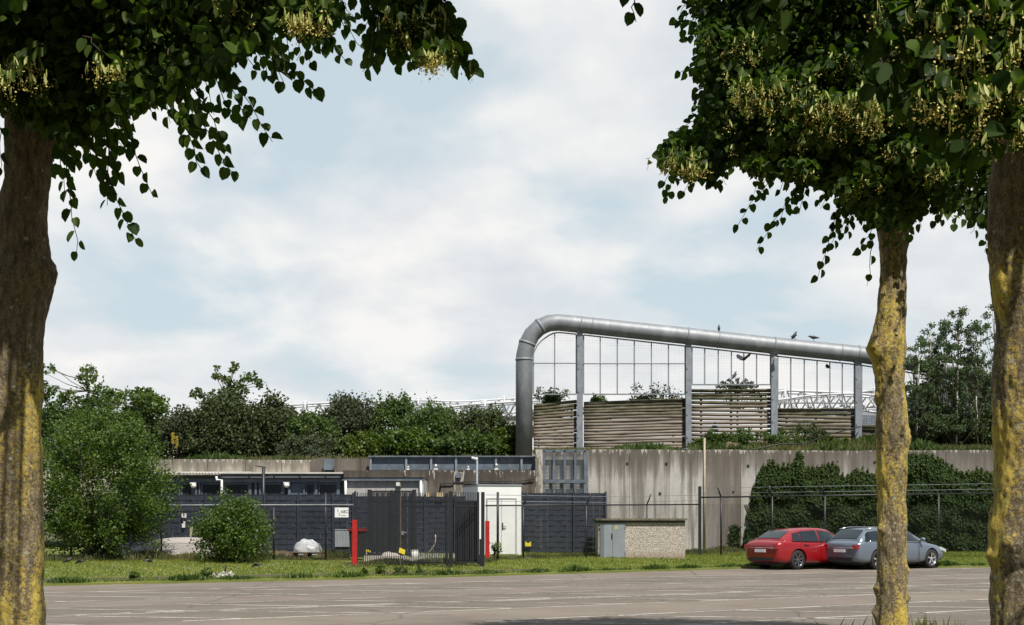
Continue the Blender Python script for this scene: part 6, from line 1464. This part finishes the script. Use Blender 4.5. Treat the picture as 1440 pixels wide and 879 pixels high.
# middle tree
profM = [(-40, 1240, 1268), (150, 1234, 1272), (290, 1231, 1279), (310, 1231, 1280), (340, 1236, 1275), (400, 1238, 1275), (440, 1233, 1273), (475, 1226, 1273), (492, 1221, 1273), (510, 1226, 1272), (540, 1231, 1272), (600, 1233, 1275), (618, 1232, 1279), (640, 1232, 1276), (700, 1236, 1275), (790, 1234, 1275), (879, 1231, 1276), (935, 1224, 1284)]
polyM = [(935, -40), (972, 0), (978, 40), (988, 70), (975, 95), (992, 130), (972, 180), (945, 188), (922, 215), (930, 238), (965, 246), (1000, 258), (1012, 236), (1040, 228), (1062, 240), (1100, 245), (1140, 258), (1180, 262), (1190, 290), (1235, 318), (1280, 318), (1300, 290), (1345, 300), (1395, 320), (1500, 330), (1600, -40)]
sprM = [((1130, 215, 17), (1033, 325, 16.8), 15, .12), ((1170, 225, 17), (1062, 352, 16.8), 18, .12), ((1150, 235, 17.2), (1090, 318, 17), 13, .08), ((1200, 240, 17.2), (1150, 392, 17), 19, .05), ((1190, 250, 17.2), (1168, 350, 17), 13, 0), ((1210, 260, 17.4), (1190, 330, 17.2), 12, 0), ((940, 200, 16.6), (922, 218, 16.5), 5, .02), ((1010, 200, 16.4), (925, 225, 16.3), 16, .1), ((1015, 220, 16.4), (1000, 262, 16.3), 9, 0), ((1010, 215, 16.4), (950, 245, 16.3), 13, .05), ((1300, 240, 17.4), (1345, 320, 17.2), 11, .05, .3), ((1330, 240, 17.4), (1395, 332, 17.2), 15, .05), ((1290, 240, 17.4), (1325, 300, 17.2), 10, .03, .6), ((1280, 230, 17.0), (1285, 290, 16.9), 8, 0, .7), ((1100, 215, 15.9), (1022, 240, 15.8), 10, .08, .9), ((1090, 210, 15.9), (1050, 235, 15.8), 7, .05, .8), ((1190, 230, 15.9), (1180, 285, 15.8), 7, .0, .8), ((1240, 200, 15.9), (1200, 270, 15.8), 10, .0, .3), ((1226, 330, 17.7), (1222, 402, 17.6), 3, 0, .2),
        ((1000, 20, 16.8), (962, 8, 16.7), 7, .02), ((1010, 60, 16.7), (976, 78, 16.6), 8, .04), ((1010, 120, 16.7), (974, 132, 16.6), 8, .04), ((1020, 170, 16.6), (985, 165, 16.6), 7, .02)]
blM = [([(1045, 85), (1260, 85), (1260, 210), (1045, 210)], 190), ([(910, 190), (1030, 190), (1030, 270), (910, 270)], 45), ([(970, 0), (1060, 0), (1060, 200), (970, 200)], 45), ([(1200, 100), (1300, 100), (1300, 230), (1200, 230)], 40), ([(1300, 150), (1400, 150), (1400, 300), (1300, 300)], 15)]
lime(LANE_M, 'slimmer lime tree standing in front of the grey car', profM, YM, [(R(200), wz(490, YM), .05, .1, .12), (R(-70), wz(478, YM), .035, .07, .07), (R(215), wz(745, YM), .05, .06, .07), (R(185), wz(828, YM), .07, .05, .09), (R(-10), wz(612, YM), .03, .07, .1), (R(-20), wz(840, YM), .03, .05, .05), (R(-10), wz(802, YM), .03, .05, .05), (R(178), wz(862, YM), .05, .05, .09), (R(-10), wz(345, YM), .02, .05, .06), (R(190), wz(560, YM), .03, .06, .08)], 7.,
     polyM, (wx(1240, 17.6), 17.0, 7.8), (3.3, 2.6, 3.0), 480, 92, .095, sprM, blM, shade=(XM, wz(375, YM), wz(240, YM), .6, 2.6, 70), extra=[(1100, 190, 16.7, .8, 34), (1180, 200, 16.7, .8, 36), (1060, 120, 16.6, .8, 34), (1150, 100, 16.3, .9, 44), (1240, 120, 16.3, .9, 40), (1020, 60, 16.8, .5, 18), (1270, 240, 17.3, .8, 40), (1340, 230, 17.3, .8, 36), (1220, 250, 17.3, .6, 24), (975, 222, 16.4, .32, 9), (1130, 30, 16.6, 1., 40), (1130, 145, 15.6, .5, 14), (1210, 160, 15.6, .5, 14)])
# right tree
profR = [(-60, 1408, 1476), (120, 1402, 1480), (200, 1398, 1482), (260, 1394, 1482), (330, 1391, 1482), (400, 1393, 1482), (425, 1397, 1482), (460, 1401, 1482), (600, 1398, 1482), (700, 1396, 1484), (735, 1393, 1484), (770, 1390, 1484), (785, 1390, 1484), (800, 1397, 1484), (879, 1394, 1485), (1010, 1380, 1500), (1041, 1370, 1510)]
polyR = [(1255, -40), (1262, 30), (1235, 60), (1240, 100), (1285, 110), (1290, 150), (1330, 160), (1345, 205), (1378, 215), (1400, 170), (1440, 175), (1700, 260), (1800, -40)]
sprR = [((1380, 60, 9), (1282, 150, 8.8), 13, .08, .4), ((1400, 90, 9), (1330, 165, 8.8), 12, .08, .4), ((1390, -20, 9), (1300, 25, 8.8), 12, .05, .3), ((1420, 80, 9), (1415, 150, 8.8), 9, 0, .4), ((1120, -80, 9), (1085, 80, 8.9), 9, 0, 0), ((1110, -80, 9.2), (1060, 30, 9), 8, 0, 0), ((1400, 140, 9.2), (1345, 200, 9), 9, .03, .1), ((1280, -40, 9), (1235, 50, 9), 9, .04, .4), ((1430, 100, 9), (1440, 180, 9), 8, 0, .5), ((1360, -30, 9), (1320, 80, 8.9), 10, .03, .4)]
blR = [([(1280, 80), (1440, 80), (1440, 215), (1280, 215)], 75), ([(1240, -10), (1440, -10), (1440, 80), (1240, 80)], 50)]
lime(LANE_R, 'thick lichen covered lime tree cut by the right edge', profR, YR, [(R(190), wz(780, YR), .03, .07, .05), (R(185), wz(740, YR), .015, .06, .05), (R(230), wz(765, YR), .03, .06, .05), (R(200), wz(420, YR), .02, .1, .14), (R(260), wz(690, YR), .015, .06, .06)], 13.,
     polyR, (wx(1500, 9.6), 8.9, 6.0), (3.0, 2.6, 2.9), 330, 75, .108, sprR, blR, shade=(XR, wz(400, YR), wz(150, YR), 1., 3.2, 60), extra=[(1400, 40, 9.3, .45, 22), (1350, 60, 9.4, .4, 16), (1420, 110, 9.2, .35, 14), (1290, 10, 9.3, .35, 10), (1380, 160, 9.6, .25, 7)])

# extra limes added out of view to keep skylight off the crowns
def copytree(o, parent, loc=None, rot=0):
    c = o.copy(); C.objects.link(c); c.parent = parent
    if loc is not None: c.location = loc; c.rotation_euler = (0, 0, rot)
    for ch in [q for q in ALL if q.parent == o]: copytree(ch, c)
    return c
ALL = list(bpy.data.objects); src = [o for o in ALL if o.name.startswith('lime_tree') and o.parent is None][0]
for loc, rot, lb in (((-9.5, 4.5, 0), 0, 'unseen lime tree added left of the viewer to block skylight'), ((9.8, 3.5, 0), R(150), 'unseen lime tree added right of the viewer to block skylight'), ((-1.5, -6.5, 0), R(60), 'unseen lime tree added behind the viewer to block skylight')):
    c = copytree(src, None, loc, rot); c['label'] = lb
